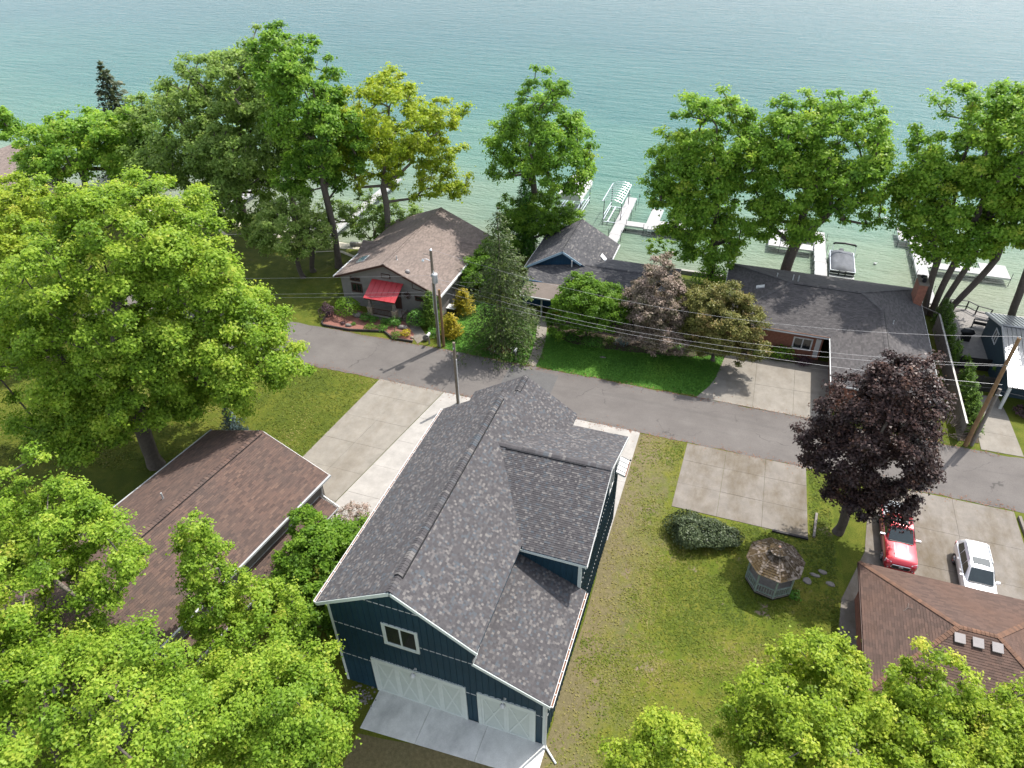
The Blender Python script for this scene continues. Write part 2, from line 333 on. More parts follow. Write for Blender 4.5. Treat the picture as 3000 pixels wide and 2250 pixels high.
    def lathe(s, c, prof, n=16, a0=0):
        vs = []; fs = []
        for r, z in prof: vs += [(c[0] + r * math.cos(a0 + 2 * math.pi * k / n), c[1] + r * math.sin(a0 + 2 * math.pi * k / n), c[2] + z) for k in range(n)]
        for i in range(len(prof) - 1): fs += [(i * n + k, i * n + (k + 1) % n, (i + 1) * n + (k + 1) % n, (i + 1) * n + k) for k in range(n)]
        fs += [tuple(range(n - 1, -1, -1)), tuple((len(prof) - 1) * n + k for k in range(n))]
        return s._add(vs, fs)
    def quad(s, a, b, c, d): return s._add([a, b, c, d], [(0, 1, 2, 3)])
    def go(s, name, mat, parent=None, smooth=False, **kw): return finish(name, s.v, s.f, mat, parent, smooth, **kw)
def single(o, label, cat, group=None): return setp(o, label, cat, group)
def struct(o): o['kind'] = 'structure'; return o

# ---- shingled roof planes: one real tab after another, clipped to the plane's outline
def clip_poly(p, poly):
    for i in range(len(poly)):
        ax, ay = poly[i]; bx, by = poly[(i + 1) % len(poly)]; out = []
        for j in range(len(p)):
            cx, cy = p[j]; dx, dy = p[(j + 1) % len(p)]
            sc = (bx - ax) * (cy - ay) - (by - ay) * (cx - ax); sd2 = (bx - ax) * (dy - ay) - (by - ay) * (dx - ax)
            if sc >= 0: out.append((cx, cy))
            if (sc >= 0) != (sd2 >= 0):
                t = sc / (sc - sd2); out.append((cx + t * (dx - cx), cy + t * (dy - cy)))
        p = out
        if len(p) < 3: return []
    return p
def shingle_plane(acc, poly, exp=.145, tab=(.22, .34), lift=.016, gap=.0, light=.2, base=.012):
    """acc = (verts, faces, tints); poly = convex 3d outline of the plane"""
    P = [Vector(p) for p in poly]; n = Vector((0, 0, 0))
    for i in range(len(P)): n += P[i].cross(P[(i + 1) % len(P)])
    n.normalize()
    if n.z < 0: n = -n; P = P[::-1]
    up = (Vector((0, 0, 1)) - n * n.z).normalized(); e = up.cross(n); o = P[0]
    q = [((p - o).dot(e), (p - o).dot(up)) for p in P]
    ar = sum(q[i][0] * q[(i + 1) % len(q)][1] - q[(i + 1) % len(q)][0] * q[i][1] for i in range(len(q)))
    if ar < 0: q = q[::-1]
    b0 = min(p[1] for p in q); b1 = max(p[1] for p in q); a0 = min(p[0] for p in q); a1 = max(p[0] for p in q)
    V, F, T = acc; b = b0
    while b < b1:
        row = clip_poly([(a0 - 1, b), (a1 + 1, b), (a1 + 1, min(b + exp, b1)), (a0 - 1, min(b + exp, b1))], q)
        if row:
            ra0 = min(p[0] for p in row); ra1 = max(p[0] for p in row); a = ra0 - random.random() * tab[1]
            while a < ra1:
                w = random.uniform(*tab); c = [(a + gap, b), (a + w - gap, b), (a + w - gap, b + exp), (a + gap, b + exp)]
                c = clip_poly(c, q)
                if len(c) >= 3:
                    li = lift * random.uniform(.7, 1.3); k = len(V); m = len(c)
                    V.extend(o + e * x + up * y + n * (base + li * (1 - (y - b) / exp)) for x, y in c)
                    F.append(tuple(range(k, k + m))); t = random.random(); T.append(t)
                    lo = [i for i in range(m) if c[i][1] < b + 1e-4]
                    if len(lo) == 2:
                        i, j = sorted(lo, key=lambda i: c[i][0]); xi, xj = c[i][0], c[j][0]
                        k2 = len(V); V.extend([o + e * xi + up * b - n * .002, o + e * xj + up * b - n * .002]); F.append((k2, k2 + 1, k + j, k + i)); T.append(t * .6)
                a += w
        b += exp
def shingles(parent, planes, mat, name='shingles', **kw):
    acc = ([], [], [])
    for p in planes: shingle_plane(acc, p, **kw)
    return finish(name, [tuple(v) for v in acc[0]], acc[1], mat, parent, tint=acc[2], kind='stuff')
def decks(parent, planes, mat, t=.14, name='roof'):
    m = MB()
    for p in planes: m.slab(p, t)
    return m.go(name, mat, parent)
def ridge_caps(parent, lines, mat, w=.17, step=.16, name='ridge_cap', drop=.5):
    V, F, T = [], [], []
    for a, b, dl, dr in lines:        # dl, dr = slope (fall per metre) each side
        a, b = Vector(a), Vector(b); d = (b - a); L = d.length; d.normalize(); sd_ = d.cross(Vector((0, 0, 1))).normalized()
        k = 0
        while k * step < L - .02:
            p0 = a + d * (k * step); p1 = a + d * min(L, k * step + step * 1.05); t = random.random()
            i = len(V)
            for p, h in ((p0, .05), (p1, .03)):
                for s_, f in ((-1, 1), (-.45, .42), (0, 0), (.45, .42), (1, 1)):
                    sl = dl if s_ < 0 else dr
                    V.append(p + sd_ * (s_ * w) + Vector((0, 0, h + .012 - f * w * sl)))
            F += [(i + j, i + j + 1, i + 6 + j, i + 5 + j) for j in range(4)]; T += [t] * 4
            j = len(V); V += [V[i] - Vector((0, 0, .035)), V[i + 1] - Vector((0, 0, .035)), V[i + 2] - Vector((0, 0, .03)), V[i + 3] - Vector((0, 0, .035)), V[i + 4] - Vector((0, 0, .035))]
            F += [(j + q_, j + q_ + 1, i + q_ + 1, i + q_) for q_ in range(4)]; T += [t * .5] * 4
            k += 1
    return finish(name, [tuple(v) for v in V], F, mat, parent, tint=T, kind='stuff')
def share(o, parent, name=None, loc=None):
    """another piece with the same mesh"""
    c = o.copy(); COL.objects.link(c); c.parent = parent.o if isinstance(parent, Thing) else parent
    if loc is not None: c.location = loc
    return c

# ================================================================== ground, lake, paving
SHORE = [(-240, 62), (-120, 56), (-90, 54), (-64, 53), (-45, 49.4), (-26, 48.0), (-17, 50.5), (-8, 52.6), (10, 53), (16, 53.3), (34, 53), (50, 53.4), (160, 58)]
def shore(x): return float(np.interp(x, [p[0] for p in SHORE], [p[1] for p in SHORE]))
LAKE = -.62
xs = list(range(-240, 161, 4)); rows = [(-70, 0), (-30, 0), (0, 0), (22, 0), (38, 0)]
gv = []; gf = []
for x in xs:
    s = shore(x) + .35 * math.sin(x * .9) + .25 * math.sin(x * 2.3)
    gv += [(x, y, z) for y, z in rows] + [(x, s - 2.2, -.02), (x, s - .8, -.25), (x, s, LAKE - .02), (x, s + 3, -1.0), (x, s + 30, -2.4)]
nr = 10
for i in range(len(xs) - 1): gf += [(i * nr + j, (i + 1) * nr + j, (i + 1) * nr + j + 1, i * nr + j + 1) for j in range(nr - 1)]
struct(finish('ground', gv, gf, M['ground']))
struct(finish('lake', [(-5000, 40, LAKE), (5000, 40, LAKE), (5000, 7000, LAKE), (-5000, 7000, LAKE)], [(0, 1, 2, 3)], M['water']))
bx = [x for x in range(-60, -23, 3)]
struct(MB()._add([p for x in bx for p in ((x, shore(x) - 3.4 - .8 * math.sin(x), .012), (x, shore(x) - 1.0, -.18), (x, shore(x) + .5, LAKE + .02))],
       [f for i in range(len(bx) - 1) for f in ((i * 3, i * 3 + 3, i * 3 + 4, i * 3 + 1), (i * 3 + 1, i * 3 + 4, i * 3 + 5, i * 3 + 2))]).go('beach', M['sand']))
m = MB()
for a, b in (((-26.6, 47.7), (-20, 49.0)), ((-20, 49.0), (-9, 52.0)), ((-9, 52.0), (12, 52.6)), ((12, 52.6), (34, 52.4)), ((34.05, 52.4), (60, 53.6))):
    m.bar((a[0], a[1], -.32), (b[0], b[1], -.32), .32, .9)
struct(m.go('seawall', M['conc_new']))
def ragged(pts, amp=.1, step=.7, close=True):
    out = []; n = len(pts)
    for i in range(n if close else n - 1):
        a, b = pts[i], pts[(i + 1) % n]; L = math.hypot(b[0] - a[0], b[1] - a[1]); k = max(1, int(L / step))
        for j in range(k):
            t = j / k; w = amp if 0 < j else amp * .3
            out.append((a[0] + (b[0] - a[0]) * t + random.uniform(-w, w), a[1] + (b[1] - a[1]) * t + random.uniform(-w, w)))
    if not close: out.append(pts[-1])
    return out
def sheet(name, pts, z, mat, kind='structure', thick=.06):
    """outline triangulated, top at z, with a skirt"""
    bm = bmesh.new(); vs = [bm.verts.new((x, y, z)) for x, y in pts]; f = bm.faces.new(vs)
    if f.normal.z < 0: f.normal_flip()
    bmesh.ops.triangulate(bm, faces=[f])
    me = bpy.data.meshes.new(name); bm.normal_update()
    for f in bm.faces:
        if f.normal.z < 0: f.normal_flip()
    ed = [e for e in bm.edges if len(e.link_faces) == 1]
    r = bmesh.ops.extrude_edge_only(bm, edges=ed)
    for v in [g for g in r['geom'] if isinstance(g, bmesh.types.BMVert)]: v.co.z -= thick
    bm.to_mesh(me); bm.free(); me.materials.append(mat); o = bpy.data.objects.new(name, me); COL.objects.link(o); o['kind'] = kind; return o
far = ragged([(-130, 31.6), (-60, 31.3), (-24, 30.9), (-20.4, 30.95), (-8, 31.1), (14.7, 31.05), (80, 31.3)], .09, .6, False)
near = ragged([(80, 25.35), (37, 25.2), (24, 25.25), (0, 25.3), (-20, 25.1), (-60, 25.2), (-130, 25.3)], .09, .6, False)
sheet('road', far + near, .014, M['asphalt'])
sheet('road_patch', [(-1.1, 30.6), (3.3, 30.45), (3.4, 25.5), (-1.0, 25.5)], .020, M['patch'])
LUSH = ragged([(-7.6, 31.25), (-5.5, 31.1), (14.9, 31.2), (16.1, 33.6), (16.5, 37.2), (16.2, 38.6), (10, 37.2), (6.5, 36.4), (.6, 36.6), (-4, 40), (-8.4, 40), (-8.6, 33.2)], .12, .6)
sheet('front_lawn', LUSH, .006, M['lush'])
DRY = ragged([(11.3, 25.2), (24.9, 25.2), (26, 14), (25.5, 6), (25.5, -25), (2, -25), (2, -2.5), (11.3, -1.2)], .1, 1.2)
sheet('side_lawn', DRY, .006, M['dry'])
LEFTLAWN = [(-11.25, 25.0), (-12.2, 14), (-12.6, 11.6), (-40, 6), (-60, 8), (-60, 24.9)]
def lay(name, pieces, mat, z=.035, group=None):
    """paving laid slab by slab: each piece is an outline, 8 mm open joints"""
    t = bpy.data.objects.new(name, None); COL.objects.link(t); t['kind'] = 'structure'
    for p in pieces:
        cx = sum(q[0] for q in p) / len(p); cy = sum(q[1] for q in p) / len(p); g = .008
        q = [(x - g * (1 if x > cx else -1), y - g * (1 if y > cy else -1)) for x, y in p]
        m = MB().prism(q, -.1, z + random.uniform(-.004, .004)); m.go('concrete_slab', mat, t)
    return t
def grid(fl, fr, y0, y1, cuts_y, cuts_t):
    """slabs between two edge lines x=fl(y), x=fr(y)"""
    ys = [y0] + cuts_y + [y1]; ts = [0] + cuts_t + [1]; out = []
    for a, b in zip(ys, ys[1:]):
        for s_, e in zip(ts, ts[1:]):
            P = lambda t, y: (fl(y) + t * (fr(y) - fl(y)), y)
            out.append([P(s_, a), P(e, a), P(e, b), P(s_, b)])
    return out
lay('old_driveway', grid(lambda y: -11.15 - .095 * (25.2 - y), lambda y: -5.2 - .162 * (25.3 - y), 8.6, 25.25, [11.5, 14.4, 17.3, 20.2, 23.2], [.5]), M['conc_old'])
lay('new_driveway', grid(lambda y: -5.16 - .162 * (25.3 - y), lambda y: -.2, 9.6, 25.25, [12.6, 15.6, 18.6, 21.6], []), M['conc_new'])
lay('rear_apron', grid(lambda y: -.16, lambda y: 11.36, 14.0, 25.3, [19.6], [.32, .66]), M['conc_new'])
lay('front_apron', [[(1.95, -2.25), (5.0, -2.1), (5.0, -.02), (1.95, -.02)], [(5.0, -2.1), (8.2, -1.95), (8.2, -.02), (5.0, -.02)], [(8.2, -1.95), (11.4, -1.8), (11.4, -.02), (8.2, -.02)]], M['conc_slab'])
lay('parking_pad', grid(lambda y: 14.85 + .02 * (y - 18.4), lambda y: 23.75 - .03 * (y - 18.4), 18.35, 25.2, [20.78, 23.25], [.34, .67]), M['conc_pad'])
lay('wide_driveway', [[(14.9, 31.1), (19.35, 31.1), (19.35, 34.4), (16.1, 34.2), (15.75, 33.0)], [(19.35, 31.1), (22.46, 31.1), (22.46, 34.5), (19.35, 34.4)], [(22.46, 31.1), (25.3, 31.1), (25.3, 34.6), (22.46, 34.5)],
    [(16.1, 34.2), (19.35, 34.4), (19.3, 38.4), (16.6, 38.1)], [(19.35, 34.4), (22.46, 34.5), (22.46, 38.5), (19.3, 38.4)], [(22.46, 34.5), (25.3, 34.6), (25.3, 39.2), (22.46, 38.5)]], M['conc_old'])
lay('car_court', [[(28.0, 25.1), (33.1, 25.1), (33.1, 21.6), (27.5, 21.6)], [(33.1, 25.1), (36.9, 25.1), (36.95, 21.6), (33.1, 21.6)], [(27.5, 21.6), (33.1, 21.6), (33.1, 18.3), (27.2, 18.3)], [(33.1, 21.6), (36.95, 21.6), (38.5, 18.3), (33.1, 18.3)],
    [(27.2, 18.3), (33.1, 18.3), (33.1, 14.0), (25.7, 14.0)], [(33.1, 18.3), (38.5, 18.3), (39, 14.0), (33.1, 14.0)], [(25.7, 14.0), (27.0, 14.0), (27.0, 9.5), (25.3, 9.5)], [(25.3, 9.5), (27.0, 9.5), (27.0, 4), (25.3, 4)]], M['conc_pad'])
lay('front_walk', [[(.15, 31.15), (1.05, 31.05), (.97, 33.2), (.05, 33.1)], [(.05, 33.1), (.97, 33.2), (.7, 35.2), (-.25, 35.1)], [(-.25, 35.1), (.7, 35.2), (.15, 37.6), (-.85, 37.6)], [(-.85, 37.6), (.15, 37.6), (0, 39.2), (-1.1, 39.2)]], M['conc_old'])
lay('cabin_walk', [[(35.85, 31.3), (38.7, 31.35), (38.6, 33.6), (35.9, 33.6)], [(35.9, 33.6), (38.6, 33.6), (38.5, 36), (36.2, 36)], [(36.2, 36), (38.5, 36), (38.2, 38.7), (36.4, 38.5)]], M['conc_old'])
lay('porch_walk', [[(-10.35, 31.2), (-9.9, 32.4), (-11.8, 34.4), (-12.8, 33.4)], [(-12.8, 33.4), (-11.8, 34.4), (-12.5, 35.6), (-13.9, 35.6), (-13.9, 34.2)]], M['conc_pad'])
# dead leaves and grit along the road edges
m = MB()
for k in range(2600):
    x = random.uniform(-20, 37); y = random.choice([25.3, 31.05]) + random.gauss(0, .16) * (1 if random.random() < .8 else 3)
    s = random.uniform(.02, .055); a = random.uniform(0, 6.28); c, d = s * math.cos(a), s * math.sin(a)
    m._add([(x - c, y - d, .042), (x + d, y - c, .05), (x + c, y + d, .044), (x - d, y + c, .052)], [(0, 1, 2, 3)])
m.go('leaf_litter', M['debris'], kind='stuff')
# blades of grass: short tufts, thinner on the patchy lawn
def in_poly(px, py, poly):
    ins = np.zeros(len(px), bool); n = len(poly); j = n - 1
    for i in range(n):
        xi, yi = poly[i]; xj, yj = poly[j]
        c = ((yi > py) != (yj > py)) & (px < (xj - xi) * (py - yi) / (yj - yi + 1e-12) + xi); ins ^= c; j = i
    return ins
def vnoise(x, y, sc, seed=0):
    g = np.random.default_rng(seed).random((64, 64)); u = x * sc; v = y * sc; i = np.floor(u).astype(int); j = np.floor(v).astype(int); f = u - i; h = v - j
    f = f * f * (3 - 2 * f); h = h * h * (3 - 2 * h); G = lambda a, b: g[a % 64, b % 64]
    return (G(i, j) * (1 - f) + G(i + 1, j) * f) * (1 - h) + (G(i, j + 1) * (1 - f) + G(i + 1, j + 1) * f) * h
def tufts(name, poly, n, mat, h=(.03, .075), w=(.05, .13), keep=.35, seed=1, holes=(), dry=None):
    P = np.array(poly); x = rng.uniform(P[:, 0].min(), P[:, 0].max(), n); y = rng.uniform(P[:, 1].min(), P[:, 1].max(), n)
    ok = in_poly(x, y, poly) & ((vnoise(x, y, .55, seed) * .6 + vnoise(x, y, 1.7, seed + 1) * .4) + rng.normal(0, .16, n) > keep)
    for q in holes: ok &= ~in_poly(x, y, q)
    if dry: ok &= rng.random(n) > dry(x, y) * .75
    x, y = x[ok], y[ok]; k = len(x); a = rng.uniform(0, 6.28, k); ww = rng.uniform(*w, k); hh = rng.uniform(*h, k); ta = rng.uniform(0, 6.28, k); lx, ly = np.cos(ta) * rng.uniform(.06, .13, k), np.sin(ta) * rng.uniform(.06, .13, k); a = ta + 1.57 + rng.normal(0, .3, k)
    c, s = np.cos(a) * ww / 2, np.sin(a) * ww / 2; z = np.full(k, .004)
    V = np.stack([np.stack([x - c, y - s, z], 1), np.stack([x + c, y + s, z], 1), np.stack([x + c * .7 + lx, y + s * .7 + ly, hh], 1), np.stack([x - c * .7 + lx, y - s * .7 + ly, hh * .8], 1)], 1).reshape(-1, 3)
    F = np.arange(k * 4).reshape(-1, 4)
    t = np.clip(vnoise(x, y, .35, seed + 5) * .7 + rng.normal(.15, .14, k), 0, 1)
    if dry: t = np.clip(t + dry(x, y) * .5, 0, 1)
    return finish(name, V, F, mat, tint=t, kind='stuff')
def barn_wear(x, y):
    d = (x - 11.3) / 4.2 + (vnoise(x, y, .5, 31) - .5) * 1.1 + (vnoise(x, y, 1.6, 32) - .5) * .7
    return np.clip(1.15 - d, 0, 1)
GB = leafmat('grass blades', [(0, (.0483, .0736, .0069)), (.4, (.0828, .1127, .0103)), (.7, (.1265, .1403, .0184)), (1, (.184, .161, .0517))], .2, .7)
GL = leafmat('lush grass blades', [(0, (.0372, .1063, .0128)), (.5, (.0691, .1806, .0191)), (1, (.1275, .2444, .0276))], .2, .7)
PADP = [(14.7, 18.2), (23.9, 18.2), (23.7, 25.3), (14.9, 25.3)]
tufts('grass', [p for p in [(11.5, 25.1), (25, 25.1), (25.6, 14), (25, -8), (11.6, -8)]], 80000, GB, keep=.36, seed=3, holes=[PADP], dry=barn_wear)
tufts('grass', LEFTLAWN, 60000, GB, keep=.3, seed=9)
tufts('grass', LUSH, 45000, GL, keep=.12, seed=15, holes=[[(.0, 31), (1.1, 31), (.2, 38), (-1, 38)]])

# ================================================================== navy barn
barn = Thing('barn', 'large navy board and batten barn with multi toned grey shingle roof and dormer', 'barn', (5.6, 7.5, 0))
LZ = lambda x: 9.84 - .604 * (3.95 - x)          # left slope
RZ = lambda x: 9.84 - .664 * (x - 3.95)          # right slope
SZ = lambda x: 6.2 - .437 * (x - 7.75)           # lower right roof
DZ = lambda y: 9.12 - .40 * abs(y - 11.28)       # dormer
t_ = .17
MB().wallpoly('y', 0, .2, [(0, 0), (11.26, 0), (11.26, SZ(11.26) - t_), (7.86, SZ(7.86) - t_), (7.86, RZ(7.86) - t_), (3.95, 9.84 - t_), (0, LZ(0) - t_)]).go('wall', M['navy'], barn)
MB().box(0, .2, .201, 14.95, 0, LZ(0) - t_).go('wall', M['navy'], barn)
MB().wallpoly('x', 11.06, 11.26, [(.201, 0), (16.2, 0), (16.2, DZ(16.2) - t_), (11.28, 9.12 - t_), (6.4, DZ(6.4) - t_), (6.4, SZ(11.1) - t_), (.201, SZ(11.1) - t_)]).go('wall', M['navy'], barn)
MB().wallpoly('y', 6.4, 6.55, [(7.8, SZ(7.8) - .1), (11.059, SZ(11.059) - .1), (11.059, DZ(6.4) - t_), (7.8, DZ(6.4) - t_)]).go('dormer_wall', M['navy'], barn)
MB().wallpoly('y', 14.75, 14.95, [(.201, 0), (7.8, 0), (7.8, RZ(7.8) - t_), (3.95, 9.84 - t_), (.201, LZ(.201) - t_)]).go('wall', M['navy'], barn)
MB().box(7.801, 11.059, 16.05, 16.2, 0, DZ(16.2) - t_).go('wall', M['navy'], barn)
MB().box(1.35, 1.55, 14.951, 17.2, 0, 7.2).box(7.62, 7.8, 16.201, 17.2, 0, 6.95).wallpoly('y', 17.2, 17.35, [(1.35, 0), (7.8, 0), (7.8, RZ(7.8) - t_), (4.56, 9.43 - t_), (1.35, 7.35)]).go('rear_wing_wall', M['navy'], barn)
EA = lambda x: 9.435 - .605 * (4.56 - x)
PL = [[(-.33, -.35, LZ(-.33)), (3.95, -.35, 9.84), (3.95, 15.27, 9.84), (-.33, 15.22, LZ(-.33))],
      [(3.95, -.35, 9.84), (8.02, -.35, RZ(8.02)), (8.02, 15.27, RZ(8.02)), (3.95, 15.27, 9.84)],
      [(4.56, 15.271, RZ(4.56)), (8.04, 15.271, RZ(8.04)), (8.04, 17.55, RZ(8.04)), (4.56, 17.55, RZ(4.56))],
      [(4.56, 15.1, 9.435), (4.56, 17.55, 9.435), (1.0, 17.55, EA(1.0)), (1.0, 15.1, EA(1.0))],
      [(7.75, -.35, 6.2), (11.58, -.35, SZ(11.58)), (11.58, 6.398, SZ(11.58)), (7.75, 6.398, 6.2)],
      [(5.04, 11.28, 9.12), (8.1, 6.08, DZ(6.08)), (11.6, 6.08, DZ(6.08)), (11.6, 11.28, 9.12)],
      [(5.04, 11.28, 9.12), (11.6, 11.28, 9.12), (11.6, 16.5, DZ(16.5)), (8.08, 16.5, DZ(16.5))]]
decks(barn, [[(x, y, z - .005) for x, y, z in p] for p in PL], M['navy'])
shingles(barn, PL, M['sh_barn'], exp=.12, tab=(.09, .18))
ridge_caps(barn, [((3.95, -.35, 9.86), (3.95, .6, 9.86), .604, .664), ((3.95, 14.5, 9.86), (3.95, 15.27, 9.86), .604, .664), ((4.56, 15.9, 9.45), (4.56, 17.55, 9.45), .605, .664), ((4.95, 11.28, 9.14), (11.6, 11.28, 9.14), .4, .4)], M['sh_barn'])
m = MB(); V_ = []
ridge_caps(barn, [((3.95, .6, 9.925), (3.95, 14.5, 9.925), .604, .664)], M['sh_barn'], w=.2)
MB().bar((3.74, .6, 9.77), (3.74, 14.5, 9.77), .025, .07).bar((4.17, .6, 9.76), (4.17, 14.5, 9.76), .03, .08).bar((4.4, 15.95, 9.41), (4.4, 17.5, 9.41), .025, .05).bar((4.75, 15.95, 9.38), (4.75, 17.5, 9.38), .025, .06).bar((5.5, 11.06, 9.08), (10.2, 11.06, 9.08), .05, .07).go('ridge_vent', M['blackp'], barn)
for a, b in (((-.36, -.375, LZ(-.36) - .12), (3.95, -.375, 9.72)), ((3.95, -.375, 9.72), (8.05, -.375, RZ(8.05) - .12)), ((7.78, -.375, 6.07), (11.6, -.375, SZ(11.6) - .12))):
    MB().bar(a, b, .045, .2).go('rake_board', M['sage'], barn)
MB().bar((11.6, 11.28, 9.0), (11.62, 6.05, DZ(6.05) - .12), .04, .2).go('rake_board', M['white'], barn)
MB().bar((11.6, 11.28, 9.0), (11.62, 16.52, DZ(16.52) - .12), .04, .2).go('rake_board', M['white'], barn)
MB().bar((8.0, 6.06, DZ(6.06) - .12), (11.6, 6.06, DZ(6.06) - .12), .04, .16).go('eave_board', M['sage'], barn)
MB().bar((7.95, -.34, RZ(8.0) - .2), (7.95, .05, RZ(8.0) - .2), .14, .12).tube([(8.02, -.36, RZ(8) - .2), (8.0, -.37, 6.75), (7.9, -.37, 6.5), (7.86, -.37, 6.25)], .04, 6).go('gutter_end', M['gutterwhite'], barn)
def gutter(parent, a, b, out, name='gutter', mat=None, hang=.62):
    a, b, out = Vector(a), Vector(b), Vector(out); mm = MB()
    mm.bar(a + out * .012, b + out * .012, .02, .12); mm.bar(a + out * .125, b + out * .125, .022, .13); mm.bar(a + out * .07 - Vector((0, 0, .06)), b + out * .07 - Vector((0, 0, .06)), .13, .015)
    L = (b - a).length; k = 0
    while k * hang < L:
        p = a + (b - a) * (k * hang / L); mm.bar(p + Vector((0, 0, .045)), p + out * .13 + Vector((0, 0, .045)), .03, .02); k += 1
    g = mm.go(name, mat or M['gutterwhite'], parent)
    MB().bar(a + out * .065 - Vector((0, 0, .03)), b + out * .065 - Vector((0, 0, .03)), .085, .045).go('leaf_debris', M['debris'], g)
    return g
gutter(barn, (-.35, -.35, LZ(-.33) - .05), (-.35, 15.2, LZ(-.33) - .05), (-1, 0, 0))
gutter(barn, (11.6, -.35, SZ(11.58) - .05), (11.6, 6.3, SZ(11.58) - .05), (1, 0, 0))
MB().box(-.03, .1, -.03, .1, 0, LZ(0) - .25).go('corner_board', M['sage'], barn)
MB().box(11.16, 11.29, -.03, .1, 0, SZ(11.2) - .25).go('corner_board', M['sage'], barn)
MB().box(11.1, 11.29, 6.36, 6.5, SZ(11.2), DZ(6.4) - .2).go('corner_board', M['sage'], barn)
MB().tube([(11.42, -.1, 4.42), (11.36, -.12, 4.1), (11.36, -.12, .25), (11.45, -.2, .12), (12.1, -.75, .06)], .052, 8).go('downspout', M['white'], barn)
# front: white flashing behind battens, battens one by one
opens = [(2.92, 4.85, 4.92, 6.65), (1.85, 7.13, 0, 3.12), (7.74, 10.8, 0, 3.05)]
ftop = lambda x: (LZ(x) if x < 3.95 else (RZ(x) if x < 7.86 else SZ(x))) - .3
for z, x0, x1 in ((8.08, 1.65, 6.1), (5.42, .1, 7.8), (5.42, 7.8, 9.1), (2.66, .1, 1.85), (2.66, 7.13, 7.74), (2.66, 10.8, 11.16)):
    segs = [(x0, x1)]
    for a, b, c, d in opens:
        if c < z < d: segs = [q for s0, s1 in segs for q in ((s0, min(s1, a)), (max(s0, b), s1)) if q[1] - q[0] > .03]
    for s0, s1 in segs: MB().box(s0, s1, -.012, .001, z - .022, z + .022).go('flashing', M['white'], barn)
x = .33; bat = {}
while x < 11.15:
    iv = [(0.02, ftop(x))]
    for a, b, c, d in opens:
        if a - .03 < x < b + .03: iv = [q for s0, s1 in iv for q in ((s0, min(s1, c)), (max(s0, d), s1)) if q[1] - q[0] > .05]
    for z0, z1 in iv: MB().box(x - .026, x + .026, -.034, -.0005, z0, z1).go('batten', M['navy'], barn)
    x += .335
m = MB(); fm = MB()
y = .35
while y < 16.1:
    top = (SZ(11.2) if y < 6.4 else DZ(y)) - .3
    m.box(11.2605, 11.294, y - .026, y + .026, .02, top); y += .305
m.go('batten', M['navy'], barn, kind='stuff')
for z, y0, y1 in ((4.85, 6.5, 16.1), (1.98, .2, 16.1), (7.5, 7.9, 14.6)): fm.box(11.2605, 11.275, y0, y1, z - .03, z + .03)
fm.go('flashing', M['white'], barn)
m = MB(); x = 8.1
while x < 11.0: m.box(x - .026, x + .026, 6.366, 6.3995, SZ(x) + .02, DZ(6.4) - .3); x += .335
m.go('batten', M['navy'], barn, kind='stuff')
def window_y(parent, x0, x1, z0, z1, y, fr='sage', mull=1, w=.12, d=1, glass='glass', name='window', rail=False):
    """window in a wall facing -y (d=1) at plane y"""
    f = MB(); f.box(x0, x1, y - .06, y - .001, z1 - w, z1).box(x0, x1, y - .075, y - .001, z0, z0 + w).box(x0, x0 + w, y - .06, y - .001, z0 + w, z1 - w).box(x1 - w, x1, y - .06, y - .001, z0 + w, z1 - w)
    o = f.go(name, M[fr], parent)
    n = mull + 1; ws = (x1 - x0 - 2 * w) / n
    for i in range(n):
        a = x0 + w + i * ws; s_ = MB(); q = .045
        s_.box(a + .002, a + q, y - .04, y - .001, z0 + w, z1 - w).box(a + ws - q, a + ws - .002, y - .04, y - .001, z0 + w, z1 - w).box(a + q, a + ws - q, y - .04, y - .001, z1 - w - q, z1 - w - .002).box(a + q, a + ws - q, y - .04, y - .001, z0 + w + .002, z0 + w + q)
        if rail: s_.box(a + q, a + ws - q, y - .036, y - .001, (z0 + z1) / 2 - .03, (z0 + z1) / 2 + .03)
        s_.go('sash', M[fr], o)
    MB().box(x0 + w, x1 - w, y - .018, y - .001, z0 + w, z1 - w).go('pane', M[glass], o)
    return o
window_y(barn, 2.92, 4.85, 4.92, 6.65, 0, mull=1, w=.13, rail=False)
def x_door(x0, x1, z1, n):
    tr = MB(); tr.box(x0, x0 + .19, -.07, -.001, 0, z1).box(x1 - .19, x1, -.07, -.001, 0, z1).box(x0 + .19, x1 - .19, -.07, -.001, z1 - .22, z1)
    for k in range(int((x1 - x0) / .335)): tr.box(x0 + .05 + k * .335, x0 + .27 + k * .335, -.085, -.001, z1, z1 + .035)
    tr.go('door_trim', M['sage'], barn)
    a, b, h = x0 + .19, x1 - .19, z1 - .22
    o = MB().box(a, b, -.02, -.0006, .02, h).go('garage_door', M['sage2'], barn)
    w = (b - a) / n
    for i in range(n):
        p, q = a + i * w, a + (i + 1) * w
        MB().box(p + .003, p + .13, -.045, -.02, .02, h).box(q - .13, q - .003, -.045, -.02, .02, h).box(p + .13, q - .13, -.045, -.02, h - .13, h).box(p + .13, q - .13, -.045, -.02, .02, .14).go('stile', M['sage'], o)
        MB().bar((p + .13, -.034, .14), (q - .13, -.034, h - .13), .09, .022, (0, 1, 0)).bar((p + .13, -.030, h - .13), (q - .13, -.030, .14), .09, .022, (0, 1, 0)).go('cross_brace', M['sage'], o)
x_door(1.85, 7.13, 3.12, 4); x_door(7.74, 10.8, 3.03, 2)
for lx, lz in ((4.42, 3.32), (9.22, 3.24)):
    l_ = MB().tube([(lx, -.01, lz), (lx, -.12, lz + .17), (lx, -.26, lz + .2), (lx, -.34, lz + .1)], .022, 6).lathe((lx, -.36, lz - .06), [(.15, 0), (.14, .03), (.07, .12), (.03, .16)], 12).box(lx - .06, lx + .06, -.03, -.001, lz - .06, lz + .08).go('wall_lamp', M['white'], barn)
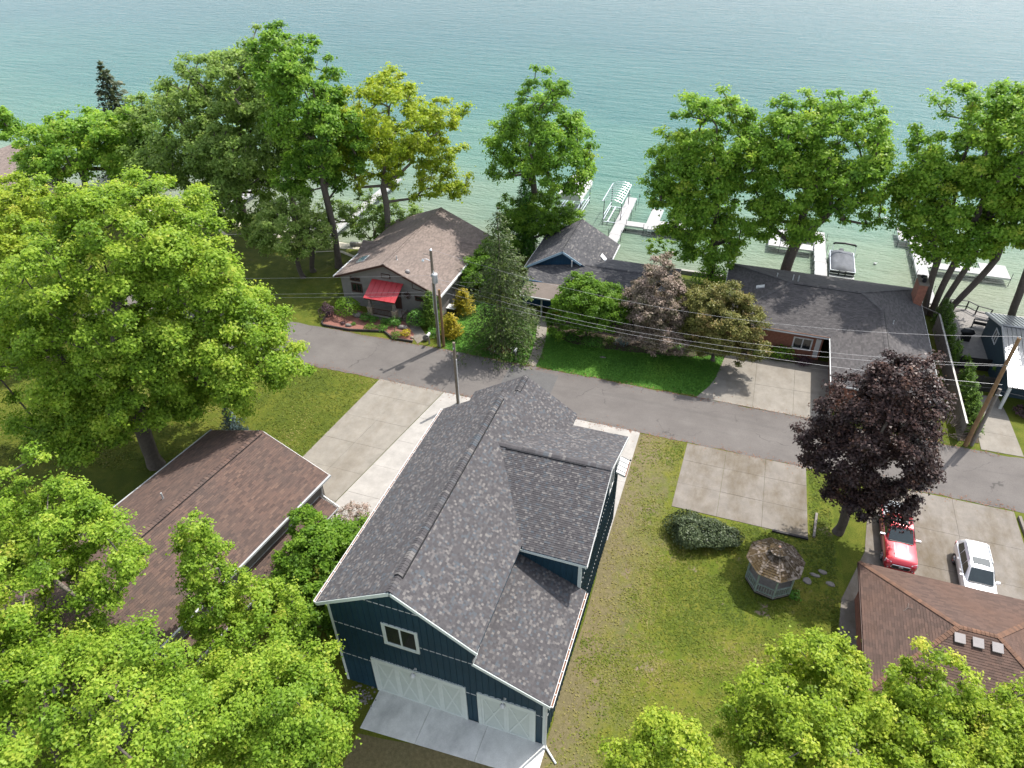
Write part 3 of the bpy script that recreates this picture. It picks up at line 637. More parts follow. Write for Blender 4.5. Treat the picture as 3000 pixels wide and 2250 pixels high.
def window_x(parent, x, y0, y1, z0, z1, fr='white', w=.1, glass='glass', s=1):
    e = lambda d: sorted((x + s * .001, x + s * d)); f = MB(); a, b = e(.06)
    f.box(a, b, y0, y1, z1 - w, z1).box(a, b, y0, y1, z0, z0 + w).box(a, b, y0, y0 + w, z0 + w, z1 - w).box(a, b, y1 - w, y1, z0 + w, z1 - w).box(a, b, (y0 + y1) / 2 - .03, (y0 + y1) / 2 + .03, z0 + w, z1 - w)
    o = f.go('window', M[fr], parent); a, b = e(.02); MB().box(a, b, y0 + w, y1 - w, z0 + w, z1 - w).go('pane', M[glass], o); return o
window_x(barn, 11.262, 13.0, 14.2, 5.2, 7.3); window_x(barn, 11.262, 8.6, 9.8, 5.2, 7.3); window_x(barn, 11.262, 15.2, 15.95, 5.2, 6.4)
er = MB().slab([(11.3, 15.0, 5.35), (11.86, 15.0, 5.15), (11.86, 16.5, 5.15), (11.3, 16.5, 5.35)], .16).go('eave_return', M['white'], barn)
g_ = MB().bar((11.9, 15.0, 5.1), (11.9, 16.35, 5.1), .06, .06).go('eave_gutter', M['debris'], barn)
m = MB()
for k in range(4): m.bar((11.32, 15.25 + k * .4, 5.37), (11.9, 15.25 + k * .4, 5.16), .02, .02)
m.lathe((11.92, 16.5, 5.1), [(.05, 0), (.06, .05), (.04, .1)], 8); m.go('gutter_strap', M['blackp'], barn)

# ================================================================== brown roofed garage, left
GR = -R(7.4)
gar = Thing('garage', 'long garage with brown shingle gable roof and pale gutters beside the old driveway', 'garage', (-11.43, 10.75, 0), GR, local=True)
GZ = lambda x: 6.07 - .367 * abs(x)
GP = [[(0, 0, 6.07), (-5.1, 0, GZ(5.1)), (-5.1, -17.5, GZ(5.1)), (0, -17.5, 6.07)], [(0, 0, 6.07), (0, -17.5, 6.07), (5.1, -17.5, GZ(5.1)), (5.1, 0, GZ(5.1))]]
decks(gar, [[(x, y, z - .005) for x, y, z in p] for p in GP], M['brownsid'])
shingles(gar, GP, M['sh_brown'], exp=.14, tab=(.28, .34))
ridge_caps(gar, [((0, -17.5, 6.08), (0, 0, 6.08), .367, .367)], M['sh_brown'], w=.18, step=.22)
MB().bar((.2, -17.4, 6.02), (.2, -.2, 6.02), .05, .07).go('ridge_vent', M['blackp'], gar)
MB().wallpoly('y', -.5, -.35, [(-4.7, 0), (4.7, 0), (4.7, 4.1), (0, 5.85), (-4.7, 4.1)]).go('gable_wall', M['brownsid'], gar); MB().wallpoly('y', -17.1, -16.95, [(-4.7, 0), (4.7, 0), (4.7, 4.1), (0, 5.85), (-4.7, 4.1)]).go('gable_wall', M['brownsid'], gar)
MB().box(4.55, 4.7, -16.949, -.501, 0, 4.12).go('side_wall', M['brownsid'], gar); MB().box(-4.7, -4.55, -16.949, -.501, 0, 4.12).go('side_wall', M['brownsid'], gar)
MB().bar((5.14, -17.5, GZ(5.1) - .05), (5.14, .04, GZ(5.1) - .05), .17, .14).go('gutter', M['galv'], gar)
MB().bar((-5.14, -17.5, GZ(5.1) - .05), (-5.14, .04, GZ(5.1) - .05), .15, .14).go('gutter', M['galv'], gar)
MB().bar((0, .025, 5.97), (5.2, .025, GZ(5.2) - .1), .04, .17).go('rake_board', M['white'], gar)
MB().bar((0, .025, 5.97), (-5.2, .025, GZ(5.2) - .1), .04, .17).go('rake_board', M['white'], gar)
LP = [[(4.71, -.85, 2.85), (4.71, -14.5, 2.85), (6.05, -14.5, 2.37), (6.05, -.85, 2.37)]]
decks(gar, [[(x, y, z - .005) for x, y, z in p] for p in LP], M['brownsid'], .1, 'lean_to_roof')
shingles(gar, LP, M['sh_brown'], 'lean_to_shingles', exp=.14, tab=(.28, .34))
MB().bar((6.08, -14.5, 2.3), (6.08, -.82, 2.3), .05, .12).bar((4.7, -.82, 2.78), (6.08, -.82, 2.3), .05, .12).go('lean_to_fascia', M['galv'], gar)
MB().bar((4.73, -14, 2.9), (4.73, -.9, 2.9), .04, .05).go('lean_to_flashing', M['galv'], gar)
for py in (-1, -7, -13.5): MB().box(5.75, 5.85, py, py + .1, 0, 2.3).go('lean_to_post', M['browntrim'], gar)
MB().tube([(5.1, -.3, GZ(5.1) - .1), (4.85, -.62, 3.8), (4.82, -.7, 3.0), (4.95, -.72, 2.86), (5.95, -.75, 2.5), (6.12, -.75, 2.42)], .05, 6).go('downspout', M['galv'], gar)
MB().box(4.701, 4.74, -10.4, -9.3, 0, 2.1).go('side_door', M['browntrim'], gar)
def pipe(parent, x, y, z, h=.45, r=.05, mat='galv'):
    MB().tube([(x, y, z - .05), (x, y, z + h)], r, 10).lathe((x, y, z - .03), [(r * 2.6, 0), (r * 1.5, .05)], 10).go('vent_pipe', M[mat], parent)
pipe(gar, -1.6, -6.9, GZ(1.6), .5)
single_bits = []

# ================================================================== grey house with red porch roof
h1 = Thing('grey_house', 'taupe gabled house with pinkish brown roof and small red metal porch roof', 'house', (-15.25, 42, 0))
HL = lambda x: 5.3 - .378 * (-15.25 - x); HR = lambda x: 5.3 - .44 * (x + 15.25)
HP = [[(-20.8, 35.25, HL(-20.8)), (-15.25, 35.25, 5.3), (-15.25, 48.9, 5.3), (-20.8, 48.9, HL(-20.8))], [(-15.25, 35.25, 5.3), (-9.7, 35.25, HR(-9.7)), (-9.7, 48.9, HR(-9.7)), (-15.25, 48.9, 5.3)]]
CG = [[(-18.9, 41.6, 3.98), (-21.0, 41.6, 3.98), (-21.0, 40.2, 3.28), (-20.62, 40.2, 3.28)], [(-18.9, 41.6, 3.98), (-20.62, 43.0, 3.28), (-21.0, 43.0, 3.28), (-21.0, 41.6, 3.98)],
      [(-11.7, 44.9, 3.75), (-9.3, 44.9, 3.75), (-9.3, 43.3, 2.95), (-9.9, 43.3, 2.95)], [(-11.7, 44.9, 3.75), (-9.9, 46.5, 2.95), (-9.3, 46.5, 2.95), (-9.3, 44.9, 3.75)]]
decks(h1, [[(x, y, z - .005) for x, y, z in p] for p in HP + CG], M['taupe'])
shingles(h1, HP + CG, M['sh_tan'], exp=.14, tab=(.26, .34))
ridge_caps(h1, [((-15.25, 35.25, 5.31), (-15.25, 48.9, 5.31), .378, .44), ((-21.0, 41.6, 3.99), (-18.9, 41.6, 3.99), .5, .5), ((-11.7, 44.9, 3.76), (-9.3, 44.9, 3.76), .5, .5)], M['sh_tan'], w=.17, step=.2)
hw = lambda x: (HL(x) if x < -15.25 else HR(x)) - .16
MB().wallpoly('y', 35.65, 35.85, [(-20.4, 0), (-10.05, 0), (-10.05, hw(-10.05)), (-15.25, 5.14), (-20.4, hw(-20.4))]).go('front_wall', M['taupe'], h1)
MB().wallpoly('y', 48.4, 48.55, [(-20.4, 0), (-10.05, 0), (-10.05, hw(-10.05)), (-15.25, 5.14), (-20.4, hw(-20.4))]).go('rear_wall', M['taupe'], h1)
MB().box(-20.4, -20.25, 35.851, 48.399, 0, hw(-20.4)).go('side_wall', M['taupe'], h1); MB().box(-10.2, -10.05, 35.851, 48.399, 0, hw(-10.05)).go('side_wall', M['taupe'], h1)
MB().wallpoly('x', -9.62, -9.5, [(43.45, 1.6), (46.35, 1.6), (46.35, 2.9), (44.9, 3.6), (43.45, 2.9)]).box(-10.049, -9.621, 43.45, 43.6, 1.6, 2.85).go('bay_wall', M['taupe'], h1)
for a, b in (((-20.85, 35.22, HL(-20.85) - .1), (-15.25, 35.22, 5.2)), ((-15.25, 35.22, 5.2), (-9.65, 35.22, HR(-9.65) - .1))): MB().bar(a, b, .05, .17).go('rake_board', M['browntrim'], h1)
MB().bar((-9.63, 35.2, HR(-9.7) - .06), (-9.63, 43.2, HR(-9.7) - .06), .24, .15).go('eave_gutter', M['white'], h1)
MB().bar((-20.88, 35.2, HL(-20.8) - .06), (-20.88, 40.2, HL(-20.8) - .06), .2, .14).go('eave_gutter', M['white'], h1)
MB().box(-9.9, -9.82, 42.9, 42.98, 0, 2.6).go('downspout', M['blackp'], h1)
window_y(h1, -19.32, -18.15, 1.55, 2.55, 35.65, 'browntrim', 1, .07); window_y(h1, -19.35, -18.25, 2.78, 3.2, 35.65, 'browntrim', 1, .06); window_y(h1, -12.5, -11.45, 1.75, 2.25, 35.65, 'browntrim', 0, .07)
v_ = MB().box(-15.85, -14.9, 35.6, 35.649, 3.62, 4.1).go('gable_vent', M['browntrim'], h1); MB().box(-15.78, -14.97, 35.58, 35.599, 3.69, 4.03).go('louvre', M['taupe'], v_)
tw = MB().wallpoly('y', 35.59, 35.649, [(-12.65, 3.0), (-11.2, 2.8), (-11.2, 3.2), (-12.65, 3.86)]).go('corner_window', M['browntrim'], h1); MB().wallpoly('y', 35.57, 35.589, [(-12.57, 3.08), (-11.3, 2.9), (-11.3, 3.16), (-12.57, 3.74)]).go('pane', M['taupe'], tw)
sl = MB().slab([(-19.55, 37.4, HL(-19.55) + .12), (-18.65, 37.4, HL(-18.65) + .12), (-18.65, 38.65, HL(-18.65) + .12), (-19.55, 38.65, HL(-19.55) + .12)], .14).go('skylight', M['white'], h1)
MB().slab([(-19.48, 37.47, HL(-19.48) + .13), (-18.72, 37.47, HL(-18.72) + .13), (-18.72, 38.58, HL(-18.72) + .13), (-19.48, 38.58, HL(-19.48) + .13)], .02).go('pane', M['skyglass'], sl)
pipe(h1, -14.7, 36.95, HR(-14.7), .4, .045)
MB().lathe((-13.2, 36.05, HR(-13.2)), [(.22, 0), (.24, .1), (.18, .24), (.1, .28)], 14).go('roof_vent', M['ventgrey'], h1)
# porch: red panels seam by seam
po = MB().slab([(-16.85, 33.62, 2.36), (-13.65, 33.62, 2.36), (-13.65, 35.64, 3.3), (-16.85, 35.64, 3.3)], .14).go('porch_roof', M['browntrim'], h1)
for k in range(6):
    a = -16.9 + k * .555; b = a + .55; P = MB(); P.slab([(a, 33.58, 2.375), (b, 33.58, 2.375), (b, 35.63, 3.33), (a, 35.63, 3.33)], .012)
    P.bar((b - .012, 33.58, 2.395), (b - .012, 35.63, 3.35), .03, .045); P.go('metal_panel', M['redmetal'], po)
MB().box(-16.95, -13.5, 33.75, 35.649, 0, .42).go('porch_base', M['stone'], h1); MB().box(-17.0, -13.45, 33.7, 35.649, .42, .48).go('porch_floor', M['conc_old'], h1)
for px in (-16.52, -13.95):
    pr = MB()
    for zc in range(4):
        for q, (dx, dy, w, d) in enumerate(((-.12, 0, .22, .46), (.12, 0, .22, .46))): pr.box(px + dx - w / 2 + random.uniform(-.015, .015), px + dx + w / 2, 33.98 - d / 2 + random.uniform(-.02, .02), 33.98 + d / 2, .481 + zc * .18, .481 + zc * .18 + .17)
    pr.box(px - .28, px + .28, 33.7, 34.26, 1.2, 1.27)
    pr.go('stone_pier', M['ledge'], h1)
    MB().lathe((px, 33.98, 1.27), [(.2, 0), (.14, 1.05)], 4, math.pi / 4).go('porch_column', M['brownsid'], h1)
m = MB().bar((-16.3, 33.9, 1.15), (-14.2, 33.9, 1.15), .05, .05).bar((-16.3, 33.9, .58), (-14.2, 33.9, .58), .05, .05)
for k in range(14): m.bar((-16.2 + k * .15, 33.9, .58), (-16.2 + k * .15, 33.9, 1.15), .025, .025, (0, 1, 0))
m.go('porch_railing', M['browntrim'], h1)
MB().box(-14.9, -14.0, 35.6, 35.649, .48, 2.3).go('front_door', M['browntrim'], h1); window_y(h1, -16.4, -15.3, .9, 2.2, 35.65, 'white', 1, .06)
m = MB()
for k in range(4): m.box(-13.4 + k * .28, -13.12 + k * .28, 34.2, 35.5, 0, .42 - k * .1)
m.go('porch_step', M['conc_pad'], h1)
MB().bar((-13.3, 34.2, 1.25), (-12.2, 34.2, .85), .04, .04).bar((-12.2, 34.2, .85), (-12.2, 34.2, 0), .04, .04, (0, 1, 0)).bar((-13.3, 34.2, 1.25), (-13.3, 34.2, .3), .04, .04, (0, 1, 0)).go('stair_rail', M['browntrim'], h1)
star = MB()
for k in range(12):
    a = k * math.pi / 6; star.bar((-13.25, 35.62, 2.15), (-13.25 + .42 * math.cos(a), 35.6, 2.15 + .42 * math.sin(a)), .05 if k % 3 else .08, .02, (0, 1, 0))
star.lathe((-13.25, 35.6, 2.05), [(.1, 0), (.1, .2)], 8); star.go('wall_ornament', M['browntrim'], h1)

# ================================================================== blue house
bh = Thing('blue_house', 'navy house with charcoal roof, pale blue gable trim and low tan porch roof', 'house', (3, 44, 0))
b_l = lambda x: 5.0 - .58 * (-.15 - x); b_r = lambda x: 5.0 - .562 * (x + .15); bf = lambda y: 3.77 - .276 * (43.8 - y)
BP = [[(-.15, 43.45, 5.0), (-.15, 51.2, 5.0), (-4.0, 51.2, b_l(-4.0)), (-4.0, 43.45, b_l(-4.0))], [(-.15, 43.45, 5.0), (3.95, 43.45, b_r(3.95)), (3.95, 51.2, b_r(3.95)), (-.15, 51.2, 5.0)]]
BW = [[(-3.45, 43.6, 2.92), (-3.35, 40.9, 2.62), (1.95, 40.9, bf(40.9))], [(-3.45, 43.6, 2.92), (1.95, 40.9, bf(40.9)), (1.95, 43.8, 3.77)], [(1.951, 39.3, bf(39.3)), (10.95, 39.3, bf(39.3)), (10.95, 43.8, 3.77), (1.951, 43.8, 3.77)],
      [(.95, 39.2, bf(39.2)), (1.95, 39.2, bf(39.2)), (1.95, 40.899, bf(40.899)), (.95, 40.899, bf(40.899) - .07)],
      [(1.95, 43.8, 3.77), (10.95, 43.8, 3.77), (10.95, 47.6, 2.72), (1.95, 47.6, 2.72)]]
decks(bh, [[(x, y, z - .005) for x, y, z in p] for p in BP + BW], M['bluesid'])
shingles(bh, BP + BW, M['sh_blue'], exp=.15, tab=(.22, .36))
ridge_caps(bh, [((-.15, 43.45, 5.01), (-.15, 51.2, 5.01), .58, .562), ((1.95, 43.8, 3.78), (10.95, 43.8, 3.78), .276, .276)], M['sh_blue'], w=.18, step=.16)
MB().slab([(-3.0, 38.75, 2.33), (.949, 38.75, 2.33), (.949, 40.899, bf(40.899) - .07), (-3.0, 40.899, 2.64)], .14).go('porch_roof', M['tanroof'], bh)
MB().wallpoly('y', 43.9, 44.05, [(-3.6, 2.6), (3.3, 2.6), (3.3, b_r(3.3) - .16), (-.15, 4.84), (-3.6, b_l(-3.6) - .16)]).go('gable_wall', M['bluesid'], bh)
m = MB(); x = -3.0
while x < 2.7: m.box(x - .02, x + .02, 43.875, 43.8995, 2.9, (b_l(x) if x < -.15 else b_r(x)) - .25); x += .3
m.go('batten', M['bluesid'], bh, kind='stuff')
for a, b in (((-3.95, 43.42, b_l(-3.95) - .1), (-.15, 43.42, 4.9)), ((-.15, 43.42, 4.9), (1.75, 43.42, b_r(1.75) - .1))): MB().bar(a, b, .05, .2).go('rake_board', M['lightblue'], bh)
MB().box(-3.4, 10.5, 40.9, 41.05, 0, bf(40.9) - .2).box(-3.4, -3.25, 41.051, 50.8, 0, 2.6).box(10.35, 10.5, 41.051, 47.2, 0, 2.55).box(3.3, 10.35, 47.05, 47.2, 0, 2.6).box(-3.25, 3.5, 50.65, 50.8, 0, 2.7).box(3.35, 3.5, 47.2, 50.65, 0, 2.6).go('house_wall', M['bluesid'], bh)
MB().bar((-3.05, 38.72, 2.26), (1.0, 38.72, 2.26), .1, .12).go('porch_gutter', M['white'], bh)
MB().bar((-4.03, 43.4, b_l(-4) - .05), (-4.03, 51.2, b_l(-4) - .05), .08, .12).go('eave_gutter', M['white'], bh)
MB().bar((4.0, 47.7, b_r(3.95) - .06), (4.0, 51.2, b_r(3.95) - .06), .12, .14).go('eave_gutter', M['white'], bh)
for px in (-2.6, -1.0): MB().box(px - .07, px + .07, 39.4, 39.54, 0, 2.3).go('porch_post', M['white'], bh)
window_y(bh, -.4, .6, .6, 2.0, 40.9, 'white', 0, .08); window_y(bh, 4.2, 5.6, .8, 2.0, 40.9, 'white', 1, .08)
MB().tube([(.86, 43.3, bf(43.3) - .05), (.86, 43.3, bf(43.3) + .62)], .06, 10).go('vent_pipe', M['white'], bh)
MB().slab([(2.9, 46.75, b_r(2.9) + .1), (3.5, 46.4, b_r(3.5) + .1), (3.55, 47.1, b_r(3.55) + .1), (2.95, 47.45, b_r(2.95) + .1)], .1).go('roof_vent', M['white'], bh)

# ================================================================== dark roofed ranch house
dh = Thing('brick_house', 'low brick ranch house with sprawling dark grey hip roof and brick chimney', 'house', (24, 42, 0))
e_ = lambda d: 2.8 + .31 * d
P1, P2, P3, P4 = (21.0, 44.7, e_(5.6)), (26.9, 44.7, e_(5.6)), (28.6, 43.0, e_(3.9)), (28.6, 36.3, e_(3.9))
DP = [[(15.4, 39.1, 2.8), (15.4, 50.3, 2.8), P1], [(15.4, 39.1, 2.8), (24.7, 39.1, 2.8), P3, P2, P1], [(15.4, 50.3, 2.8), (32.5, 50.3, 2.8), P2, P1],
      [(32.5, 43.0, 2.8), (32.5, 50.3, 2.8), P2, P3], [(32.5, 32.4, 2.8), (32.5, 42.999, 2.8), (28.6, 42.999, e_(3.9)), P4], [(24.7, 39.1, 2.8), (24.7, 32.4, 2.8), P4, P3], [(24.7, 32.4, 2.8), (32.5, 32.4, 2.8), P4]]
decks(dh, [[(x, y, z - .005) for x, y, z in p] for p in DP], M['browntrim'])
shingles(dh, DP, M['sh_dark'], exp=.14, tab=(.28, .32))
hs = .16
ridge_caps(dh, [(P1, P2, .31, .31), (P3, P4, .31, .31)], M['sh_dark'], w=.17, step=.2)
ridge_caps(dh, [((15.4, 39.1, 2.8), P1, .1, .1), ((15.4, 50.3, 2.8), P1, .1, .1), ((32.5, 50.3, 2.8), P2, .1, .1), (P3, P2, .1, .1), ((24.7, 32.4, 2.8), P4, .1, .1), ((32.5, 32.4, 2.8), P4, .1, .1)], shinglemat('pale hip cap shingles', [(0, (.072, .068, .068)), (1, (.10, .096, .094))], .1), w=.14, step=.2, name='hip_cap')
MB().bar((21.2, 44.5, P1[2] - .02), (26.9, 44.5, P1[2] - .02), .05, .06).bar((28.78, 36.6, P4[2]), (28.78, 42.9, P4[2]), .05, .06).go('ridge_vent', M['blackp'], dh)
MB().box(15.9, 24.3, 39.6, 39.8, 0, 2.66).box(15.9, 16.1, 39.801, 49.8, 0, 2.66).box(25.2, 25.4, 32.9, 39.8, 0, 2.66).box(25.401, 32.0, 32.9, 33.1, 0, 2.66).box(31.8, 32.0, 33.101, 49.8, 0, 2.66).box(16.1, 31.8, 49.6, 49.8, 0, 2.66).go('brick_wall', M['brick'], dh)
MB().bar((15.4, 39.05, 2.7), (24.66, 39.05, 2.7), .05, .14).bar((24.65, 39.1, 2.7), (24.65, 32.36, 2.7), .08, .14).bar((24.7, 32.36, 2.7), (32.54, 32.36, 2.7), .05, .14).bar((32.54, 32.36, 2.7), (32.54, 50.3, 2.7), .05, .14).bar((15.36, 39.1, 2.7), (15.36, 50.3, 2.7), .05, .14).go('fascia', M['white'], dh)
MB().bar((15.5, 39.06, 2.82), (24.6, 39.06, 2.82), .06, .03).go('leaf_debris', M['debris'], dh)
MB().box(23.75, 24.15, 39.55, 39.599, .3, 2.2).go('door_panel', M['white'], dh); window_y(dh, 21.9, 23.5, .9, 2.1, 39.6, 'white', 1, .07)
ch = MB().box(31.7, 32.4, 46.9, 48.7, 0, 4.9).go('chimney', M['brick'], dh)
MB().box(31.64, 32.46, 46.84, 48.76, 4.9, 5.02).go('chimney_cap', M['conc_pad'], ch)
MB().lathe((32.05, 47.4, 5.02), [(.16, 0), (.16, .12), (.22, .12), (.22, .2), (.15, .24), (.2, .3), (.2, .34), (.05, .38)], 12).lathe((32.05, 48.2, 5.02), [(.16, 0), (.16, .12), (.22, .12), (.22, .2), (.05, .26)], 12).go('flue_cap', M['blackp'], ch)
MB().slab([(18.1, 44.2, e_(18.1 - 15.4) + .12), (18.8, 44.2, e_(18.8 - 15.4) + .12), (18.8, 44.65, e_(18.8 - 15.4) + .12), (18.1, 44.65, e_(18.1 - 15.4) + .12)], .13).go('roof_vent', M['white'], dh)
pipe(dh, 19.8, 46.6, e_(3.7), .35, .04, 'white'); pipe(dh, 21.15, 45.7, e_(4.6), .6, .04, 'white'); pipe(dh, 21.6, 45.5, e_(4.8), .6, .05); pipe(dh, 29.45, 41.4, e_(3.05), .35, .04)

# ================================================================== red brown roofed cottage, near right
rh = Thing('cottage', 'brick cottage with red brown hip roof and three square roof vents', 'house', (31, 10.5, 0))
c_ = lambda d: 2.8 + .35 * d
A1, A2 = (30.2, 10.5, c_(4.2)), (32.0, 10.5, c_(4.2))
CP = [[(26.0, 6.3, 2.8), (26.0, 14.7, 2.8), A1], [(26.0, 14.7, 2.8), (36.2, 14.7, 2.8), A2, A1], [(26.0, 6.3, 2.8), (36.2, 6.3, 2.8), A2, A1], [(36.2, 6.3, 2.8), (36.2, 14.7, 2.8), A2]]
decks(rh, [[(x, y, z - .005) for x, y, z in p] for p in CP], M['browntrim'])
shingles(rh, CP, M['sh_red'], exp=.14, tab=(.28, .32))
ridge_caps(rh, [(A1, A2, .35, .35), ((26, 14.7, 2.8), A1, .12, .12), ((26, 6.3, 2.8), A1, .12, .12), ((36.2, 14.7, 2.8), A2, .12, .12), ((36.2, 6.3, 2.8), A2, .12, .12)], shinglemat('rust stained cap shingles', [(0, (.10, .058, .04)), (1, (.15, .082, .052))], .2), w=.13, step=.2)
MB().box(26.45, 26.65, 6.8, 14.2, 0, 2.68).box(26.651, 35.7, 14.0, 14.2, 0, 2.68).box(26.651, 35.7, 6.8, 7.0, 0, 2.68).box(35.5, 35.7, 7.001, 13.999, 0, 2.68).go('brick_wall', M['brick'], rh)
window_x(rh, 26.449, 11.2, 12.4, 1.2, 2.3, 'white', .07, 'skyglass', -1)
for vx in (30.2, 31.03, 31.9):
    z = c_(9.85 - 6.3); MB().slab([(vx - .2, 9.68, z + .06), (vx + .2, 9.68, z + .06), (vx + .2, 10.05, z + .2), (vx - .2, 10.05, z + .2)], .16).slab([(vx - .25, 9.63, z + .09), (vx + .25, 9.63, z + .09), (vx + .25, 10.1, z + .24), (vx - .25, 10.1, z + .24)], .05).go('roof_vent', M['ventgrey'], rh)
MB().bar((26, 6.26, 2.7), (36.2, 6.26, 2.7), .05, .13).bar((25.96, 6.3, 2.7), (25.96, 14.7, 2.7), .05, .13).bar((26, 14.74, 2.7), (36.2, 14.74, 2.7), .05, .13).go('fascia', M['browntrim'], rh)
tw_ = MB().tube([(27.9, 11.3, c_(1.9) + .03), (28.1, 11.5, c_(2.1) + .05), (28.15, 11.8, c_(2.15) + .05)], .012, 5).tube([(28.1, 11.5, c_(2.1) + .05), (28.3, 11.45, c_(2.3) + .05)], .01, 5).go('fallen_twig', M['oldwood']); single(tw_, 'small pale twig lying on the red brown cottage roof', 'twig')

# ================================================================== slate blue cabin with metal roof
cb = Thing('cabin', 'slate blue cabin with ribbed silver metal roof at the right edge', 'house', (41, 43, 0))
k_f = lambda y: 4.25 - .31 * (y - 43.0); k_n = lambda y: 4.25 - .29 * (43.0 - y); k_p = lambda y: k_n(38.5) - .38 * (38.5 - y)
MB().slab([(37.8, 43.0, 4.22), (47, 43.0, 4.22), (47, 47.6, k_f(47.6) - .03), (37.8, 47.6, k_f(47.6) - .03)], .12).slab([(37.8, 38.5, k_n(38.5) - .03), (47, 38.5, k_n(38.5) - .03), (47, 43.0, 4.22), (37.8, 43.0, 4.22)], .12).slab([(37.9, 36.9, k_p(36.9) - .03), (47, 36.9, k_p(36.9) - .03), (47, 38.5, k_p(38.5) - .03), (37.9, 38.5, k_p(38.5) - .03)], .1).go('roof', M['darkwood'], cb)
def ribbed(x0, y0, z0, y1, z1, w=.32):
    P = MB(); P.slab([(x0, y0, z0), (x0 + w - .004, y0, z0), (x0 + w - .004, y1, z1), (x0, y1, z1)], .012); P.bar((x0 + .03, y0, z0 + .02), (x0 + .03, y1, z1 + .02), .05, .04); return P
for (y0, z0, y1, z1) in ((43.0, 4.25, 47.64, k_f(47.64)), (38.46, k_n(38.46), 43.0, 4.25), (36.86, k_p(36.86), 38.46, k_p(38.46))):
    base = ribbed(0, y0, z0, y1, z1)
    base.v = [(x - 41, y - 43, z) for x, y, z in base.v]
    o0 = None
    for k in range(28):
        if o0 is None:
            o0 = finish('metal_panel', base.v, base.f, M['steel'], None); o0.parent = cb.o; o0.location = (37.75, 0, 0)
        else: share(o0, cb, loc=(37.75 + k * .33, 0, 0))
MB().bar((37.75, 43.0, 4.29), (47, 43.0, 4.29), .25, .04).go('ridge_cap', M['steel'], cb)
MB().bar((37.74, 43.0, 4.17), (37.74, 47.66, k_f(47.66) - .08), .05, .16).bar((37.74, 43.0, 4.17), (37.74, 38.4, k_n(38.4) - .08), .05, .16).bar((37.84, 38.4, k_p(38.4) - .08), (37.84, 36.84, k_p(36.84) - .08), .05, .16).go('rake_board', M['white'], cb)
MB().wallpoly('x', 38.05, 38.25, [(39.0, 0), (47.2, 0), (47.2, 2.8), (43.0, 4.08), (39.0, 2.95)]).box(38.251, 47, 39.0, 39.2, 0, 2.9).box(38.251, 47, 47.0, 47.2, 0, 2.8).go('wall', M['cabin'], cb)
window_x(cb, 38.049, 43.5, 44.6, 2.0, 3.1, 'white', .09, 'glass', -1); window_y(cb, 39.6, 40.8, 1.1, 2.2, 39.0, 'white', 1, .09)
MB().box(37.95, 38.15, 37.0, 37.2, 0, k_p(37.1) - .13).go('porch_post', M['white'], cb); MB().box(42, 42.2, 37.0, 37.2, 0, k_p(37.1) - .13).go('porch_post', M['white'], cb)

# ================================================================== house glimpsed top left
lh = Thing('far_house', 'taupe roofed house half hidden by trees at the left shore', 'house', (-77, 44, 0))
F1 = [[(-78, 36, 5.5), (-78, 51.2, 5.5), (-71.8, 51.2, 3.0), (-71.8, 36, 3.0)], [(-78, 36, 5.5), (-84.2, 36, 3.0), (-84.2, 51.2, 3.0), (-78, 51.2, 5.5)]]
decks(lh, [[(x, y, z - .005) for x, y, z in p] for p in F1], M['white'])
shingles(lh, F1, M['sh_tan'], exp=.16, tab=(.28, .36))
MB().box(-83.6, -72.4, 36.6, 36.8, 0, 2.9).box(-72.6, -72.4, 36.801, 50.6, 0, 2.9).box(-83.6, -83.4, 36.801, 50.6, 0, 2.9).wallpoly('y', 50.6, 50.8, [(-83.6, 0), (-72.4, 0), (-72.4, 3.1), (-78, 5.3), (-83.6, 3.1)]).go('wall', M['taupe'], lh)
MB().bar((-71.75, 36, 2.92), (-71.75, 51.2, 2.92), .14, .16).bar((-78, 51.24, 5.4), (-71.7, 51.24, 2.9), .05, .2).go('fascia', M['white'], lh)
window_x(lh, -72.399, 40, 41.4, .9, 2.2, 'white', .08)

# ================================================================== trees and shrubs
def leaf_mesh(name, pos, nrm, size, mat, parent, tint, aspect=.8, fold=.18, droop=None):
    """one leaf per point"""
    k = len(pos); nrm = nrm / (np.linalg.norm(nrm, axis=1, keepdims=True) + 1e-9)
    rv = rng.normal(size=(k, 3))
    if droop is not None: rv = rv * .35 + droop
    tx = rv - nrm * (rv * nrm).sum(1, keepdims=True); tx /= (np.linalg.norm(tx, axis=1, keepdims=True) + 1e-9); ty = np.cross(nrm, tx)
    s = size[:, None]
    V = np.stack([pos - tx * s * .5, pos + tx * s * .42 + ty * s * .5 * aspect + nrm * s * fold, pos + tx * s * .42 - ty * s * .5 * aspect - nrm * s * fold * .4], 1).reshape(-1, 3)
    return finish(name, V, np.arange(k * 3).reshape(-1, 3), mat, parent, tint=np.clip(tint, 0, 1))
def dirs(n):
    d = rng.normal(size=(n, 3)); return d / np.linalg.norm(d, axis=1, keepdims=True)
